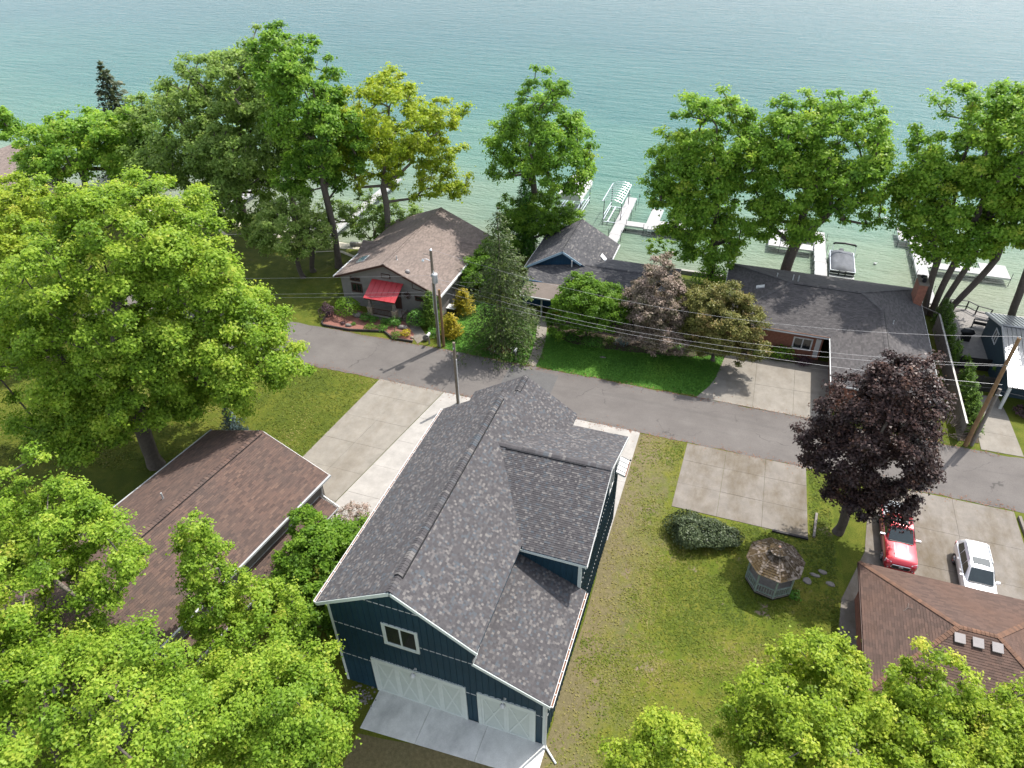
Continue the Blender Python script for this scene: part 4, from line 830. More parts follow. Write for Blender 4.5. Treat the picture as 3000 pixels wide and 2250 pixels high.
def crown_clumps(blobs, rc, dens=1.0, hollow=.45, flat=-.75, lump=.16):
    C = []; O = []
    for (cx, cy, cz, rx, ry, rz) in blobs:
        rx, ry, rz = rx + .22 * rc, ry + .22 * rc, rz + .22 * rc
        area = 4 * math.pi * ((rx * ry) ** 1.6 / 3 + (rx * rz) ** 1.6 / 3 + (ry * rz) ** 1.6 / 3) ** (1 / 1.6)
        n = max(4, int(dens * area / (math.pi * rc * rc) * 1.35)); d = dirs(n * 2); d = d[d[:, 2] > flat + rng.uniform(-.2, .2, len(d))][:n]
        ph = rng.uniform(0, 6.28, 6)
        lm = 1 + lump * (np.sin(d[:, 0] * 3.1 + ph[0]) + np.sin(d[:, 1] * 3.7 + ph[1]) + np.sin(d[:, 2] * 4.3 + ph[2]) + .7 * np.sin(d[:, 0] * 6.7 + d[:, 2] * 5 + ph[3])) / 1.6
        r = lm * (1 - hollow * rng.random(len(d)) ** 1.7)
        C.append(np.array([cx, cy, cz]) + d * np.array([rx, ry, rz]) * r[:, None]); O.append(d)
    C = np.concatenate(C); O = np.concatenate(O)
    keep = np.ones(len(C), bool)
    if len(blobs) > 1:                       # thin what lies deep inside another lobe
        for i, (cx, cy, cz, rx, ry, rz) in enumerate(blobs):
            q = ((C - np.array([cx, cy, cz])) / np.array([rx, ry, rz])); deep = (q ** 2).sum(1) < .3
            keep &= ~(deep & (rng.random(len(C)) < .55))
    C, O = C[keep], O[keep]
    dd = np.linalg.norm(C[:, None] - C[None], axis=2); dd.sort(axis=1)
    k2 = dd[:, min(2, len(C) - 1)] < 2.1 * rc; return C[k2], O[k2]
def skeleton(base, C, trunk_r, h_fork, lean=(0, 0), tip=.022, power=.46):
    """branches grown clump by clump from the nearest limb, pipe-model thickness"""
    top = C.mean(0); nodes = [np.array(base, float)]; par = [-1]; n0 = 7
    fork = np.array([base[0] + lean[0], base[1] + lean[1], base[2] + h_fork])
    for i in range(1, n0):
        t = i / (n0 - 1); p = nodes[0] + (fork - nodes[0]) * t; p = p + np.array([math.sin(t * 4 + base[0]) * .12, math.cos(t * 3 + base[1]) * .12, 0]) * min(1, h_fork / 4); nodes.append(p); par.append(i - 1)
    lead = np.array([top[0], top[1], C[:, 2].max() * .9 + fork[2] * .1]); k = max(2, int(np.linalg.norm(lead - fork) / 1.6))
    for i in range(1, k):
        t = i / k; nodes.append(fork + (lead - fork) * t + rng.normal(0, .15, 3)); par.append(len(nodes) - 2)
    order = np.argsort(np.linalg.norm(C - fork, axis=1))
    N_ = np.array(nodes); P_ = list(par); allow = list(range(n0 - 2, len(nodes)))
    A = N_.tolist()
    step = max(.8, np.linalg.norm(C.max(0) - C.min(0)) / 14)
    ok = [False] * (n0 - 2) + [True] * (len(nodes) - n0 + 2)
    for ci in order:
        c = C[ci]; arr = np.array(A); d = np.linalg.norm(arr - c, axis=1) + np.maximum(0, arr[:, 2] - c[2]) * .8
        d[~np.array(ok)] = 1e9
        j = int(d.argmin()); p = arr[j]; L = np.linalg.norm(c - p); m = max(1, int(L / step))
        for i in range(1, m + 1):
            t = i / m; q = p + (c - p) * t; q = q + np.array([0, 0, -.12 * L * math.sin(math.pi * t) * .5]) + (rng.normal(0, .05 * L, 3) if i < m else 0)
            A.append(list(q)); P_.append(j if i == 1 else len(A) - 2); ok.append(True)
    A = np.array(A); cnt = np.zeros(len(A)); leafn = np.ones(len(A), bool)
    for i in range(len(A) - 1, 0, -1):
        leafn[P_[i]] = False
    for i in range(len(A) - 1, 0, -1):
        if cnt[i] == 0: cnt[i] = 1
        cnt[P_[i]] += cnt[i]
    rad = tip * cnt ** power; sc = trunk_r / rad[0]; rad = np.maximum(tip * .8, rad * sc)
    return A, P_, rad
def limb_mesh(name, A, par, rad, mat, parent, rmin=0.0, flare=1.35):
    kids = {}
    V = []; F = []
    for i in range(1, len(A)):
        if rad[i] < rmin: continue
        p, q = A[par[i]], A[i]; d = q - p; L = np.linalg.norm(d)
        if L < 1e-3: continue
        d = d / L; x = np.cross(d, (0, 0, 1.0) if abs(d[2]) < .9 else (1.0, 0, 0)); x /= np.linalg.norm(x); y = np.cross(d, x)
        n = 8 if rad[i] > .12 else (5 if rad[i] > .04 else 3); r0 = min(rad[par[i]], rad[i] * 1.35) * (flare if par[i] == 0 else 1); r1 = rad[i]
        b = len(V)
        for (o, r) in ((p - d * r0 * .2, r0), (q + d * r1 * .2, r1)):
            V += [tuple(o + r * (math.cos(2 * math.pi * k / n) * x + math.sin(2 * math.pi * k / n) * y)) for k in range(n)]
        F += [(b + k, b + (k + 1) % n, b + n + (k + 1) % n, b + n + k) for k in range(n)]
    return finish(name, V, F, mat, parent, smooth=True)
def tree(name, label, cat, base, blobs, leaf, lsize, trunk_r, fork, rc=.95, dens=1.0, lai=1.0, bark='bark', group=None, lean=(0, 0), hollow=.45, flat=-.75, per=None, lump=.16, spread=1.0, tint0=.38, trunks=None, aspect=.95, upb=.55, tipn=.022):
    t = Thing(name, label, cat, base, 0, group)
    rc *= .72
    C, O = crown_clumps(blobs, rc, dens, hollow, flat, lump)
    if trunks:
        # several stems from one root: each takes the clumps nearest its own head
        heads = np.array([h for _, h, _ in trunks]); own = np.argmin(np.linalg.norm(C[:, None, :2] - heads[None, :, :2], axis=2), axis=1)
        VA = []
        for i, (b, h, r) in enumerate(trunks):
            cc = C[own == i]
            if len(cc) < 2: cc = C[:3]
            A, P_, rad = skeleton(b, cc, r, h[2] - b[2], (h[0] - b[0], h[1] - b[1]), tipn); limb_mesh('trunk', A, P_, rad, M[bark], t)
    else:
        A, P_, rad = skeleton(base, C, trunk_r, fork, lean, tipn); limb_mesh('trunk', A, P_, rad, M[bark], t)
    lsize *= .86; k = per or int(lai * 1.2 * math.pi * rc * rc * 1.6 / (.4 * lsize * lsize))
    n = len(C); idx = np.repeat(np.arange(n), k); crad = rc * rng.uniform(.65, 1.25, n)
    d = dirs(n * k); rr = np.abs(rng.normal(.62, .34, n * k))
    out = O[idx]
    up = np.array([0, 0, 1.0])
    # leaves crowd the upper outer skin of each spray
    d = d + (out * .35 + up * .35); d /= np.linalg.norm(d, axis=1, keepdims=True)
    pos = C[idx] + d * (crad[idx] * rr * spread)[:, None] * np.array([1, 1, .62])
    nrm = d * .5 + up * upb + out * .25 + rng.normal(0, .42, (n * k, 3))
    ct = tint0 + rng.normal(0, .11, n)
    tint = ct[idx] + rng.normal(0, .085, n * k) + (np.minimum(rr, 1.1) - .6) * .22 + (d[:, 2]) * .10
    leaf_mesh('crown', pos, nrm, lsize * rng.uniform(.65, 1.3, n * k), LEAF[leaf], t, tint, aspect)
    return t
def conifer(name, label, cat, base, h, r, leaf, lsize, tiers=26, per=16, trunk_r=.16, z0=.5, group=None, droop=.25, power=1.0, needles=34, bark='bark', gaps=.0, tint0=.4):
    t = Thing(name, label, cat, base, 0, group); b = np.array(base, float)
    A = [b]; P_ = [-1]; rad = [trunk_r]
    for i in range(1, 13): A.append(b + np.array([.06 * math.sin(i), .06 * math.cos(i * 1.3), h * i / 12])); P_.append(i - 1); rad.append(trunk_r * (1 - i / 12.5) + .015)
    pos = []; nr = []; tt = []; dr = []
    for k in range(tiers):
        f = k / (tiers - 1); z = z0 + (h - z0) * f ** .92; L = r * (1 - f) ** power * .98 + .12
        m = max(4, int(per * (1 - f * .65)))
        for j in range(m):
            a = 6.283 * (j + rng.random()) / m + k; l = L * rng.uniform(.5, 1.18)
            if rng.random() < gaps: continue
            dv = np.array([math.cos(a), math.sin(a), 0]); q0 = b + np.array([0, 0, z])
            q1 = q0 + dv * l + np.array([0, 0, -droop * l + .18 * l * (f > .6)])
            A.append(q0 + dv * .05); P_.append(min(12, int(z / h * 12))); rad.append(.03 * (1 - f) + .008); A.append(q1); P_.append(len(A) - 2); rad.append(.008)
            n = max(6, int(needles * l / max(r, .1) + 5)); s = rng.random(n) ** .7
            w = (.10 + .16 * (1 - s)) * l
            p = q0 + (q1 - q0) * s[:, None] + np.stack([-dv[1] * rng.normal(0, 1, n) * w, dv[0] * rng.normal(0, 1, n) * w, rng.normal(-.05, .06, n) * (1 + l * .4)], 1)
            pos.append(p); nr.append(np.tile(dv * .35 + np.array([0, 0, .8]), (n, 1)) + rng.normal(0, .35, (n, 3))); tt.append(tint0 + .28 * (s - .5) + rng.normal(0, .13, n)); dr.append(np.tile(dv + np.array([0, 0, -.5]), (n, 1)))
    limb_mesh('trunk', np.array(A), P_, np.array(rad), M[bark], t)
    pos = np.concatenate(pos)
    leaf_mesh('crown', pos, np.concatenate(nr), lsize * rng.uniform(.6, 1.35, len(pos)), LEAF[leaf], t, np.concatenate(tt), .45, .1, np.concatenate(dr))
    return t
def shrub(name, label, cat, x, y, r, h, leaf, lsize=.13, n=None, z=0, group=None, ry=None, tight=False, stems=True):
    t = Thing(name, label, cat, (x, y, z), 0, group); ry = ry or r
    n = n or int(6.5 * (r * ry + r * h) / (lsize * lsize)); d = dirs(n); d[:, 2] = np.abs(d[:, 2]) * 1.15 - .18
    ph = rng.uniform(0, 6.28, 4); a = np.arctan2(d[:, 1], d[:, 0])
    lm = 1 + (.03 if tight else .11) * (np.sin(a * 3 + ph[0]) + np.sin(a * 5 + ph[1]) * .7 + np.sin(d[:, 2] * 6 + a * 2 + ph[2]))
    rr = (1 - (.16 if tight else .45) * rng.random(n) ** 1.6) * lm
    pos = np.array([x, y, z + h * .42]) + d * np.array([r, ry, h * .58]) * rr[:, None]; pos[:, 2] = np.maximum(pos[:, 2], z + .03)
    nrm = d + np.array([0, 0, .35]) + rng.normal(0, .4, (n, 3))
    cl = np.sin(pos[:, 0] * 5 + ph[0]) * np.sin(pos[:, 1] * 5 + ph[1]) * .09
    if stems:
        m = MB()
        for k in range(6):
            q = k * 1.05; m.tube([(x + .05 * math.cos(q), y + .05 * math.sin(q), z), (x + r * .45 * math.cos(q), y + ry * .45 * math.sin(q), z + h * .45), (x + r * .6 * math.cos(q), y + ry * .6 * math.sin(q), z + h * .7)], [.03, .018, .006], 4)
        m.go('stem', M['bark'], t)
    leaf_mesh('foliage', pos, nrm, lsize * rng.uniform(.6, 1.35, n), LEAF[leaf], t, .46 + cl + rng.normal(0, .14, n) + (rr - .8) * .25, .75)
    return t

# -- left side
tree('maple_tree', 'broad yellow green maple with thick trunk on the lawn behind the brown roofed garage', 'tree', (-22.05, 10.5, 0),
     [(-20.4, 12.8, 12.8, 7.8, 7.4, 6.8), (-25.2, 11.2, 9.4, 6.2, 5.8, 5.0), (-15.6, 14.8, 9.6, 4.9, 5.0, 4.8), (-19.8, 13.4, 17.2, 4.0, 3.8, 3.4), (-23.2, 7.6, 6.2, 2.8, 2.3, 2.6), (-20.0, 10.8, 8.0, 3.4, 3.0, 2.8)], 'maple', .21, .52, 4.6, rc=1.15, dens=.95, bark='bark', group='trees on the left lawns', lump=.2, tint0=.44)
tree('maple_tree', 'yellow tinged maple at the far left edge behind the broad maple', 'tree', (-46.5, 22, 0),
     [(-45.2, 24, 9.5, 5.0, 5.0, 4.2), (-41.5, 21, 7.4, 3.8, 3.8, 3.6), (-49, 24, 8, 4, 4, 4)], 'maple_hot', .27, .34, 3.6, rc=1.1, group='trees on the left lawns', tint0=.45)
tree('maple_tree', 'darker maple low at the left edge between garage and far house', 'tree', (-37, 6, 0), [(-36, 7, 8, 4.4, 4.4, 4.6), (-33.5, 4.5, 6, 3, 3, 3)], 'maple', .24, .3, 3.4, rc=1.1, group='trees on the left lawns')
tree('oak_tree', 'grey green oak with heavy leaning trunk, largest of the left shore group', 'tree', (-39.65, 46.9, -.1),
     [(-40.6, 46.2, 11.0, 7.2, 7.0, 6.2), (-35.6, 45.4, 9.6, 5.4, 5.4, 5.6), (-46.0, 46, 8.2, 6.0, 5.8, 5.4), (-38.2, 44.6, 5.6, 4.6, 4.0, 3.2), (-38.0, 48, 16.0, 5.0, 5.0, 3.6)], 'oak', .34, .5, 4.6, rc=1.35, dens=.92, lai=.85, group='trees along the left shore', lean=(-.8, 0), lump=.22)
tree('oak_tree', 'tall sparse oak with bare limbs showing at its top above the shore', 'tree', (-33, 47.2, -.1),
     [(-33.4, 47.4, 17.6, 4.4, 4.4, 4.0), (-29.4, 46.4, 14.2, 4.0, 4.0, 4.6)], 'oak', .34, .36, 8.5, rc=1.25, dens=.7, lai=.75, bark='barkl', group='trees along the left shore', lump=.28)
tree('maple_tree', 'bright green maple with tall bare trunk left of the grey house', 'tree', (-24.88, 42.15, 0),
     [(-25.6, 42, 16.6, 3.6, 3.6, 4.4), (-27.2, 41.5, 20.2, 2.3, 2.3, 3.0), (-23.6, 43, 13.2, 3.4, 3.2, 3.4), (-27.0, 43.4, 9.6, 3.2, 3.0, 3.0)], 'green', .3, .34, 9.0, rc=1.1, dens=.95, group='trees along the left shore', lump=.22)
tree('yellow_tree', 'yellow leaved tree with long bare lower limbs behind the grey house', 'tree', (-21.0, 47, -.05),
     [(-20.4, 48.1, 14.4, 5.4, 5.0, 5.2), (-17.2, 48.6, 11.6, 4.4, 4.2, 4.0), (-23.6, 47.6, 10.8, 4.2, 4.2, 4.4), (-15.4, 48.6, 8.2, 2.6, 2.6, 2.2)], 'yellow', .30, .34, 6.0, rc=1.1, dens=.78, lai=.72, bark='barkl', group='trees along the left shore', lump=.26, tint0=.46)
tree('small_tree', 'small light green tree with two slim trunks on the lawn by the shore', 'tree', (-27.3, 38.9, 0),
     [(-27.6, 38.7, 6.0, 3.2, 3.2, 2.6), (-26.2, 39.4, 4.4, 2.2, 2.2, 1.8), (-29.6, 38.4, 4.6, 2.0, 2.0, 1.8)], 'oak', .24, .26, 2.6, rc=.9, dens=.85, group='trees along the left shore', tint0=.52, trunks=[((-27.3, 38.9, 0), (-27.6, 38.7, 2.8), .24), ((-27.0, 40.4, 0), (-26.6, 40.2, 2.8), .26)])
tree('shore_tree', 'drooping grey leaved willow like tree at the water left of the grey house', 'tree', (-23.5, 48.2, -.2),
     [(-24.4, 48.4, 3.4, 3.4, 2.6, 2.4), (-20.2, 49.4, 2.8, 3.0, 2.4, 2.0), (-27.6, 47.6, 3.0, 2.4, 2.2, 2.0)], 'oak', .22, .2, 1.6, rc=.85, dens=.7, lai=.5, bark='barkl', group='trees along the left shore', tint0=.3)
tree('maple_tree', 'deep green spreading maple beside the far left house', 'tree', (-60.5, 44.5, 0),
     [(-59.6, 45.2, 9.0, 5.6, 5.4, 4.0), (-64.2, 44.8, 7.2, 4.4, 4.4, 3.4), (-55.6, 46.4, 8.4, 4.6, 4.4, 4.2), (-51.5, 45.5, 9.2, 3.6, 3.6, 3.6)], 'green', .38, .4, 3.2, rc=1.35, dens=.9, lai=.85, group='trees along the left shore', tint0=.5)
tree('maple_tree', 'green tree cut by the left frame edge above the far house', 'tree', (-86, 53, 0), [(-85.2, 53.4, 6.6, 3.2, 3.2, 3.4), (-88.5, 52, 6, 3.4, 3.4, 3.6)], 'green', .4, .26, 2.4, rc=1.2, lai=.85, group='trees along the left shore')
tree('maple_tree', 'low dark green tree below the eave of the far left house', 'tree', (-62, 36, 0), [(-61.8, 36, 3.8, 3.2, 3, 2.6), (-66, 37, 3, 2.4, 2.4, 2)], 'green', .34, .2, 1.6, rc=1.1, group='trees on the left lawns', tint0=.28)
conifer('cedar_tree', 'dark brown green cedar spire against the lake at upper left', 'tree', (-66.2, 58, -.1), 14.8, 4.6, 'cedar', .6, tiers=30, per=15, trunk_r=.24, droop=.05, needles=46, power=.72, gaps=.12)
conifer('blue_spruce', 'small blue spruce just behind the brown garage roof', 'tree', (-16.2, 12.9, 0), 5.3, 2.0, 'bluespruce', .17, tiers=22, per=17, trunk_r=.08, z0=.3, droop=.05, needles=46)
# -- foreground left
tree('maple_tree', 'tall young maple at lower left over the garage roof, with slim branches showing', 'tree', (-13.6, -8.6, 0),
     [(-12.4, -2.4, 11.0, 2.2, 2.2, 2.8), (-9.2, -3.6, 10.8, 2.5, 2.2, 1.7), (-14.4, -4.2, 9.8, 3.0, 2.9, 2.8), (-11.6, -8.2, 11.6, 2.5, 2.5, 2.2)], 'maple', .15, .26, 4.2, rc=.72, dens=.8, lai=.9, bark='barkl', group='maples in the left foreground', lump=.26, tint0=.44)
tree('maple_tree', 'slender maple whose pointed top stands before the garage eave', 'tree', (-5.3, -.6, 0),
     [(-6.1, -.9, 9.0, 1.05, 1.05, 2.6), (-3.2, -.9, 6.4, 1.7, 1.5, 1.5), (-5.6, -1.9, 6.2, 1.4, 1.4, 1.8)], 'maple', .155, .16, 2.4, rc=.6, dens=.95, bark='barkl', group='maples in the left foreground', lump=.26, tint0=.45)
tree('maple_tree', 'dense green maple against the front left corner of the navy barn', 'tree', (.1, -7.2, 0),
     [(.9, -5.2, 6.6, 2.7, 2.6, 2.7), (-1.5, -4.0, 5.0, 2.1, 2.1, 2.4), (1.6, -7.0, 5.6, 2.3, 2.3, 2.5), (-.8, -6.8, 7.4, 2.2, 2.2, 2.0), (-3.0, -5.6, 5.8, 2.0, 2.0, 2.0)], 'maple', .145, .24, 2.6, rc=.82, dens=.82, lai=1.0, group='maples in the left foreground', tint0=.42)
tree('maple_tree', 'wide maple filling the bottom left corner of the yard', 'tree', (-5.8, -10.6, 0),
     [(-5.3, -8.6, 9.0, 3.6, 3.4, 2.2), (-9.4, -7.2, 8.2, 3.0, 3.0, 2.2), (-2.4, -9.6, 8.4, 2.6, 2.6, 2.2), (-7.4, -11, 9.6, 3.2, 3.2, 2.2), (-11.6, -9.6, 9, 2.6, 2.6, 2.4)], 'maple', .15, .34, 3.6, rc=.9, dens=.72, lai=.9, group='maples in the left foreground', lump=.22, tint0=.45)
tree('garden_tree', 'bright green bushy tree squeezed between garage and barn', 'tree', (-3.6, 4.2, 0),
     [(-3.6, 4.4, 3.4, 2.2, 2.6, 2.3), (-3.0, 1.8, 2.8, 1.9, 1.9, 1.9), (-2.4, 6.4, 2.6, 1.6, 1.6, 1.6)], 'bright', .19, .12, 1.0, rc=.62, dens=1.05, group='shrubs between garage and barn', tint0=.36)
tree('garden_tree', 'young green sapling reaching up beside the lean to roof', 'tree', (-5.0, 5.6, 0), [(-5.2, 5.8, 4.2, .8, .8, 1.4), (-4.2, 5.6, 3.4, .9, .9, 1.3)], 'bright', .17, .06, 1.6, rc=.42, dens=1.0, group='shrubs between garage and barn')
tree('pale_shrub', 'sparse pale flowering shrub with bare twigs on the concrete by the barn', 'shrub', (-4.2, 8.9, 0), [(-4.3, 9.0, 1.6, 1.3, 1.3, 1.1)], 'crabpink', .09, .05, .35, rc=.4, dens=1.0, per=60, bark='barkl', group='shrubs between garage and barn', tint0=.7)
# -- centre
tree('maple_tree', 'rounded deep green maple standing alone at the water behind the blue house', 'tree', (-6.4, 53.0, -.5),
     [(-5.0, 52.6, 13.4, 5.0, 4.8, 4.0), (-3.0, 52.0, 9.8, 3.4, 3.2, 2.4), (-8.6, 52.6, 10.2, 2.4, 2.4, 2.8)], 'green', .29, .36, 5.6, rc=1.15, dens=.9, lai=.9, group='maples along the middle shore', tint0=.42, lump=.22)
tree('shore_tree', 'light green bushy tree beside the blue house roof', 'tree', (-5.6, 51.6, -.1), [(-5.6, 52.0, 4.2, 3.3, 2.9, 2.7), (-2.6, 52.4, 3.2, 2.2, 1.8, 1.9), (-7.6, 51.4, 3.0, 2.0, 2.0, 2.0)], 'bright', .22, .16, 2.0, rc=.8, dens=1.05, group='maples along the middle shore', tint0=.34)
conifer('cedar_tree', 'narrow green cedar under the lone maple by the water', 'tree', (-6.6, 51.2, 0), 9.2, 1.7, 'shrub', .26, tiers=26, per=14, trunk_r=.14, droop=.0, needles=40, power=.7)
conifer('spruce_tree', 'tall shaggy spruce on the front lawn of the blue house', 'tree', (-2.9, 33.2, 0), 13.4, 4.3, 'spruce', .24, tiers=26, per=15, trunk_r=.2, z0=.7, droop=.42, needles=130, power=.66, gaps=.2, bark='barkl', tint0=.42)
tree('garden_tree', 'round bright green tree in front of the blue house', 'tree', (4.2, 36.4, 0), [(4.1, 36.2, 4.0, 2.6, 2.5, 2.1), (2.9, 36.0, 2.8, 1.9, 1.9, 1.9), (5.6, 36.4, 3.6, 2.0, 2.0, 2.0), (3.5, 36.6, 5.4, 1.2, 1.2, 1.1)], 'bright', .19, .13, 1.2, rc=.68, dens=1.1, lai=1.1, group='trees in the blue house garden bed', tint0=.30)
tree('crabapple_tree', 'crabapple with fading pinkish grey blossom beside the round green tree', 'tree', (10.0, 36.6, 0), [(10.2, 36.9, 5.4, 2.7, 2.6, 2.7), (10.3, 35.8, 2.9, 2.7, 2.1, 1.9)], 'crabpink', .15, .15, 1.3, rc=.62, dens=1.15, lai=1.1, group='trees in the blue house garden bed', tint0=.46, lump=.2)
tree('crabapple_tree', 'bronze green crabapple next to the wide driveway', 'tree', (15.6, 36.8, 0), [(15.8, 36.4, 4.8, 3.0, 2.6, 2.6), (16.2, 35.8, 2.9, 2.8, 2.1, 1.7), (14.1, 37, 5.2, 1.9, 1.9, 1.9)], 'crabolive', .15, .16, 1.3, rc=.62, dens=1.15, lai=1.1, group='trees in the blue house garden bed', tint0=.45, lump=.2)
# -- right shore
tree('maple_tree', 'tall green maple left of the pair behind the dark roofed brick house', 'tree', (13.6, 51.0, -.1),
     [(11.4, 50.9, 13.9, 4.0, 4.0, 4.4), (12.2, 51, 8.6, 4.0, 3.8, 4.2), (13.2, 50.6, 4.6, 2.6, 2.4, 3.0), (10.2, 50.9, 10.0, 3.4, 3.4, 3.2)], 'green', .28, .4, 4.4, rc=1.1, dens=1.05, lai=.95, group='maples along the right shore', tint0=.5)
tree('maple_tree', 'green maple with thick leaning trunk right of the pair behind the brick house', 'tree', (20.5, 52, -.1),
     [(19.2, 51.8, 14.8, 4.2, 4.2, 4.0), (23.6, 52, 14.0, 4.2, 4.0, 4.2), (20.0, 51.6, 10.4, 4.2, 4.0, 3.4), (25.2, 52, 10.2, 3.4, 3.0, 2.8), (19.6, 52.6, 7.0, 3.2, 2.6, 2.2), (17.6, 51.6, 13, 3, 3, 3.6)], 'green', .28, .52, 5.2, rc=1.1, dens=.95, lai=.92, group='maples along the right shore', tint0=.47, lean=(.7, 0))
tree('maple_tree', 'multi stemmed maple with four dark trunks at the end of the weathered fence', 'tree', (35, 51, 0),
     [(32.4, 51.2, 15.6, 4.0, 4.0, 4.6), (36.2, 51.6, 16.0, 4.2, 4.2, 4.8), (33.6, 51.0, 10.4, 4.6, 4.4, 3.4), (38.2, 51.6, 11.6, 3.8, 3.6, 4.0), (30.4, 51, 11.2, 2.6, 2.6, 2.2), (34.4, 51.8, 7.6, 3.6, 2.8, 2.0)], 'green', .28, .3, 4.8, rc=1.1, dens=1.0, lai=.95, group='maples along the right shore', tint0=.52,
     trunks=[((33.9, 51, 0), (33.4, 51.3, 6.4), .3), ((34.6, 50.9, 0), (34.8, 51.2, 6.6), .3), ((35.2, 51, 0), (36.0, 51.4, 6.4), .27), ((35.8, 50.9, 0), (37.9, 51.6, 6.2), .3)])
tree('maple_tree', 'yellow green maple at the right frame edge behind the metal roofed cabin', 'tree', (41.2, 50.6, 0),
     [(38.8, 50.8, 12.6, 3.4, 3.4, 3.8), (42.6, 51, 15.2, 4.4, 4.2, 5.0), (40.6, 50.4, 9.8, 2.8, 2.8, 2.4)], 'maple', .28, .34, 4.6, rc=1.05, dens=1.0, lai=.9, group='maples along the right shore', tint0=.5, lean=(-.8, 0))
tree('purple_maple', 'dark purple leaved maple beside the red pickup truck', 'tree', (25.62, 19.5, 0),
     [(25.7, 19.6, 9.5, 2.8, 2.8, 3.2), (24.1, 19.3, 6.9, 2.3, 2.3, 2.2), (27.1, 19.9, 6.9, 2.5, 2.5, 2.4), (26.1, 20.0, 12.0, 1.6, 1.6, 1.5), (27.4, 18.4, 4.8, 1.2, 1.2, 1.1), (25.4, 18.8, 4.2, 1.7, 1.5, 1.3)], 'purple', .19, .3, 2.8, rc=.85, dens=.95, lai=.95, tint0=.40, lump=.2)
conifer_ = shrub('juniper_shrub', 'sprawling grey green juniper shrub at the edge of the parking pad', 'shrub', 16.7, 16.0, 1.95, 1.6, 'juniper', .13, n=9000, ry=1.45)
pos = conifer_.o
sp = MB()
for k in range(70):
    a = random.uniform(0, 6.28); q = random.uniform(.6, 1); x0, y0 = 16.6 + 1.2 * q * math.cos(a), 16.0 + .95 * q * math.sin(a)
    sp.tube([(x0, y0, .8), (x0 + .7 * math.cos(a), y0 + .55 * math.sin(a), random.uniform(.9, 1.6))], [.03, .008], 4)
sp.go('spike', M['bark'], pos)
shrub('juniper_shrub', 'smaller sparse juniper trailing right of the sprawling one', 'shrub', 18.5, 16.3, 1.15, 1.15, 'juniper', .12, n=3600, ry=1.0)
# -- foreground right
tree('maple_tree', 'yellow green maple in the right foreground left of the cottage corner', 'tree', (22.6, .2, 0),
     [(22.5, 2.2, 7.0, 2.5, 2.4, 2.6), (23.4, 4.0, 5.4, 1.9, 1.9, 2.3), (21.4, 1.2, 6.0, 2.0, 2.0, 2.4), (24.3, 1.6, 6.0, 1.9, 1.9, 2.4), (22.6, -1.2, 7.2, 2.3, 2.3, 2.4)], 'maple_hot', .15, .2, 2.6, rc=.66, dens=.8, lai=.85, bark='barkl', group='maples in the right foreground', lump=.22, tint0=.44)
tree('maple_tree', 'slim yellow green maple rising over the cottage roof in the right foreground', 'tree', (26.9, 2.6, 0),
     [(26.7, 3.9, 7.4, 1.5, 1.5, 2.2), (26.2, 2.4, 6.0, 1.7, 1.7, 2.0), (27.9, 3.2, 6.0, 1.5, 1.5, 2.0), (26.6, .6, 6.6, 1.9, 1.9, 1.9)], 'maple_hot', .15, .17, 2.6, rc=.58, dens=.75, lai=.9, bark='barkl', group='maples in the right foreground', lump=.26, tint0=.42)
tree('maple_tree', 'yellow green maple in the bottom right corner before the three roof vents', 'tree', (30.4, 2.6, 0),
     [(30.2, 3.7, 7.0, 1.6, 1.5, 2.3), (32.2, 4.2, 6.2, 1.7, 1.7, 2.0), (29.2, 2.0, 6.4, 1.7, 1.7, 2.0), (31.0, 1.4, 6.6, 2.0, 2.0, 2.0), (33.6, 2.6, 6.4, 1.8, 1.8, 2.2)], 'maple_hot', .15, .19, 2.6, rc=.62, dens=.78, lai=.85, bark='barkl', group='maples in the right foreground', lump=.24, tint0=.45)
tree('maple_tree', 'low yellow green maple on the side lawn at the bottom edge', 'tree', (17.6, -3.0, 0),
     [(17.0, -1.6, 6.4, 1.3, 1.3, 2.3), (16.4, -3.0, 5.6, 1.9, 1.9, 2.0), (18.6, -2.4, 5.6, 1.5, 1.5, 2.0), (17.8, -4.4, 6.0, 2.1, 2.1, 2.0)], 'maple_hot', .15, .16, 2.4, rc=.58, dens=.75, lai=.9, bark='barkl', group='maples in the right foreground', lump=.28, tint0=.46)
# -- shrubs round the grey house
shrub('round_shrub', 'large clipped bright green round shrub left of the red porch roof', 'shrub', -19.0, 33.7, 1.3, 1.9, 'bright', .15, tight=True)
shrub('plum_shrub', 'dark plum leaved shrub left of the clipped round shrub', 'shrub', -20.6, 32.7, .85, 1.5, 'plum', .14)
shrub('clipped_shrub', 'round green shrub at the left pier of the porch', 'shrub', -16.8, 33.3, .62, .85, 'shrub', .11, group='low shrubs in the mulch bed')
shrub('clipped_shrub', 'small green shrub before the middle of the porch', 'shrub', -15.95, 33.3, .5, .65, 'shrub', .11, group='low shrubs in the mulch bed')
shrub('clipped_shrub', 'small green shrub just left of the big one at the right pier', 'shrub', -14.75, 33.3, .48, .65, 'shrub', .11, group='low shrubs in the mulch bed')
shrub('clipped_shrub', 'larger green shrub at the right pier of the porch', 'shrub', -13.75, 33.3, .74, .95, 'shrub', .11, group='low shrubs in the mulch bed')
shrub('clipped_shrub', 'flat light green shrub at the road edge of the mulch, left one', 'shrub', -15.7, 32.15, .62, .5, 'arbor', .1, group='low shrubs in the mulch bed')
shrub('clipped_shrub', 'flat green shrub beside the bend of the timber edging', 'shrub', -14.5, 32.4, .6, .5, 'shrub', .1, group='low shrubs in the mulch bed')
shrub('clipped_shrub', 'feathery green shrub beside the yellow one near the walk', 'shrub', -12.7, 31.6, .6, .62, 'arbor', .1, group='low shrubs in the mulch bed')
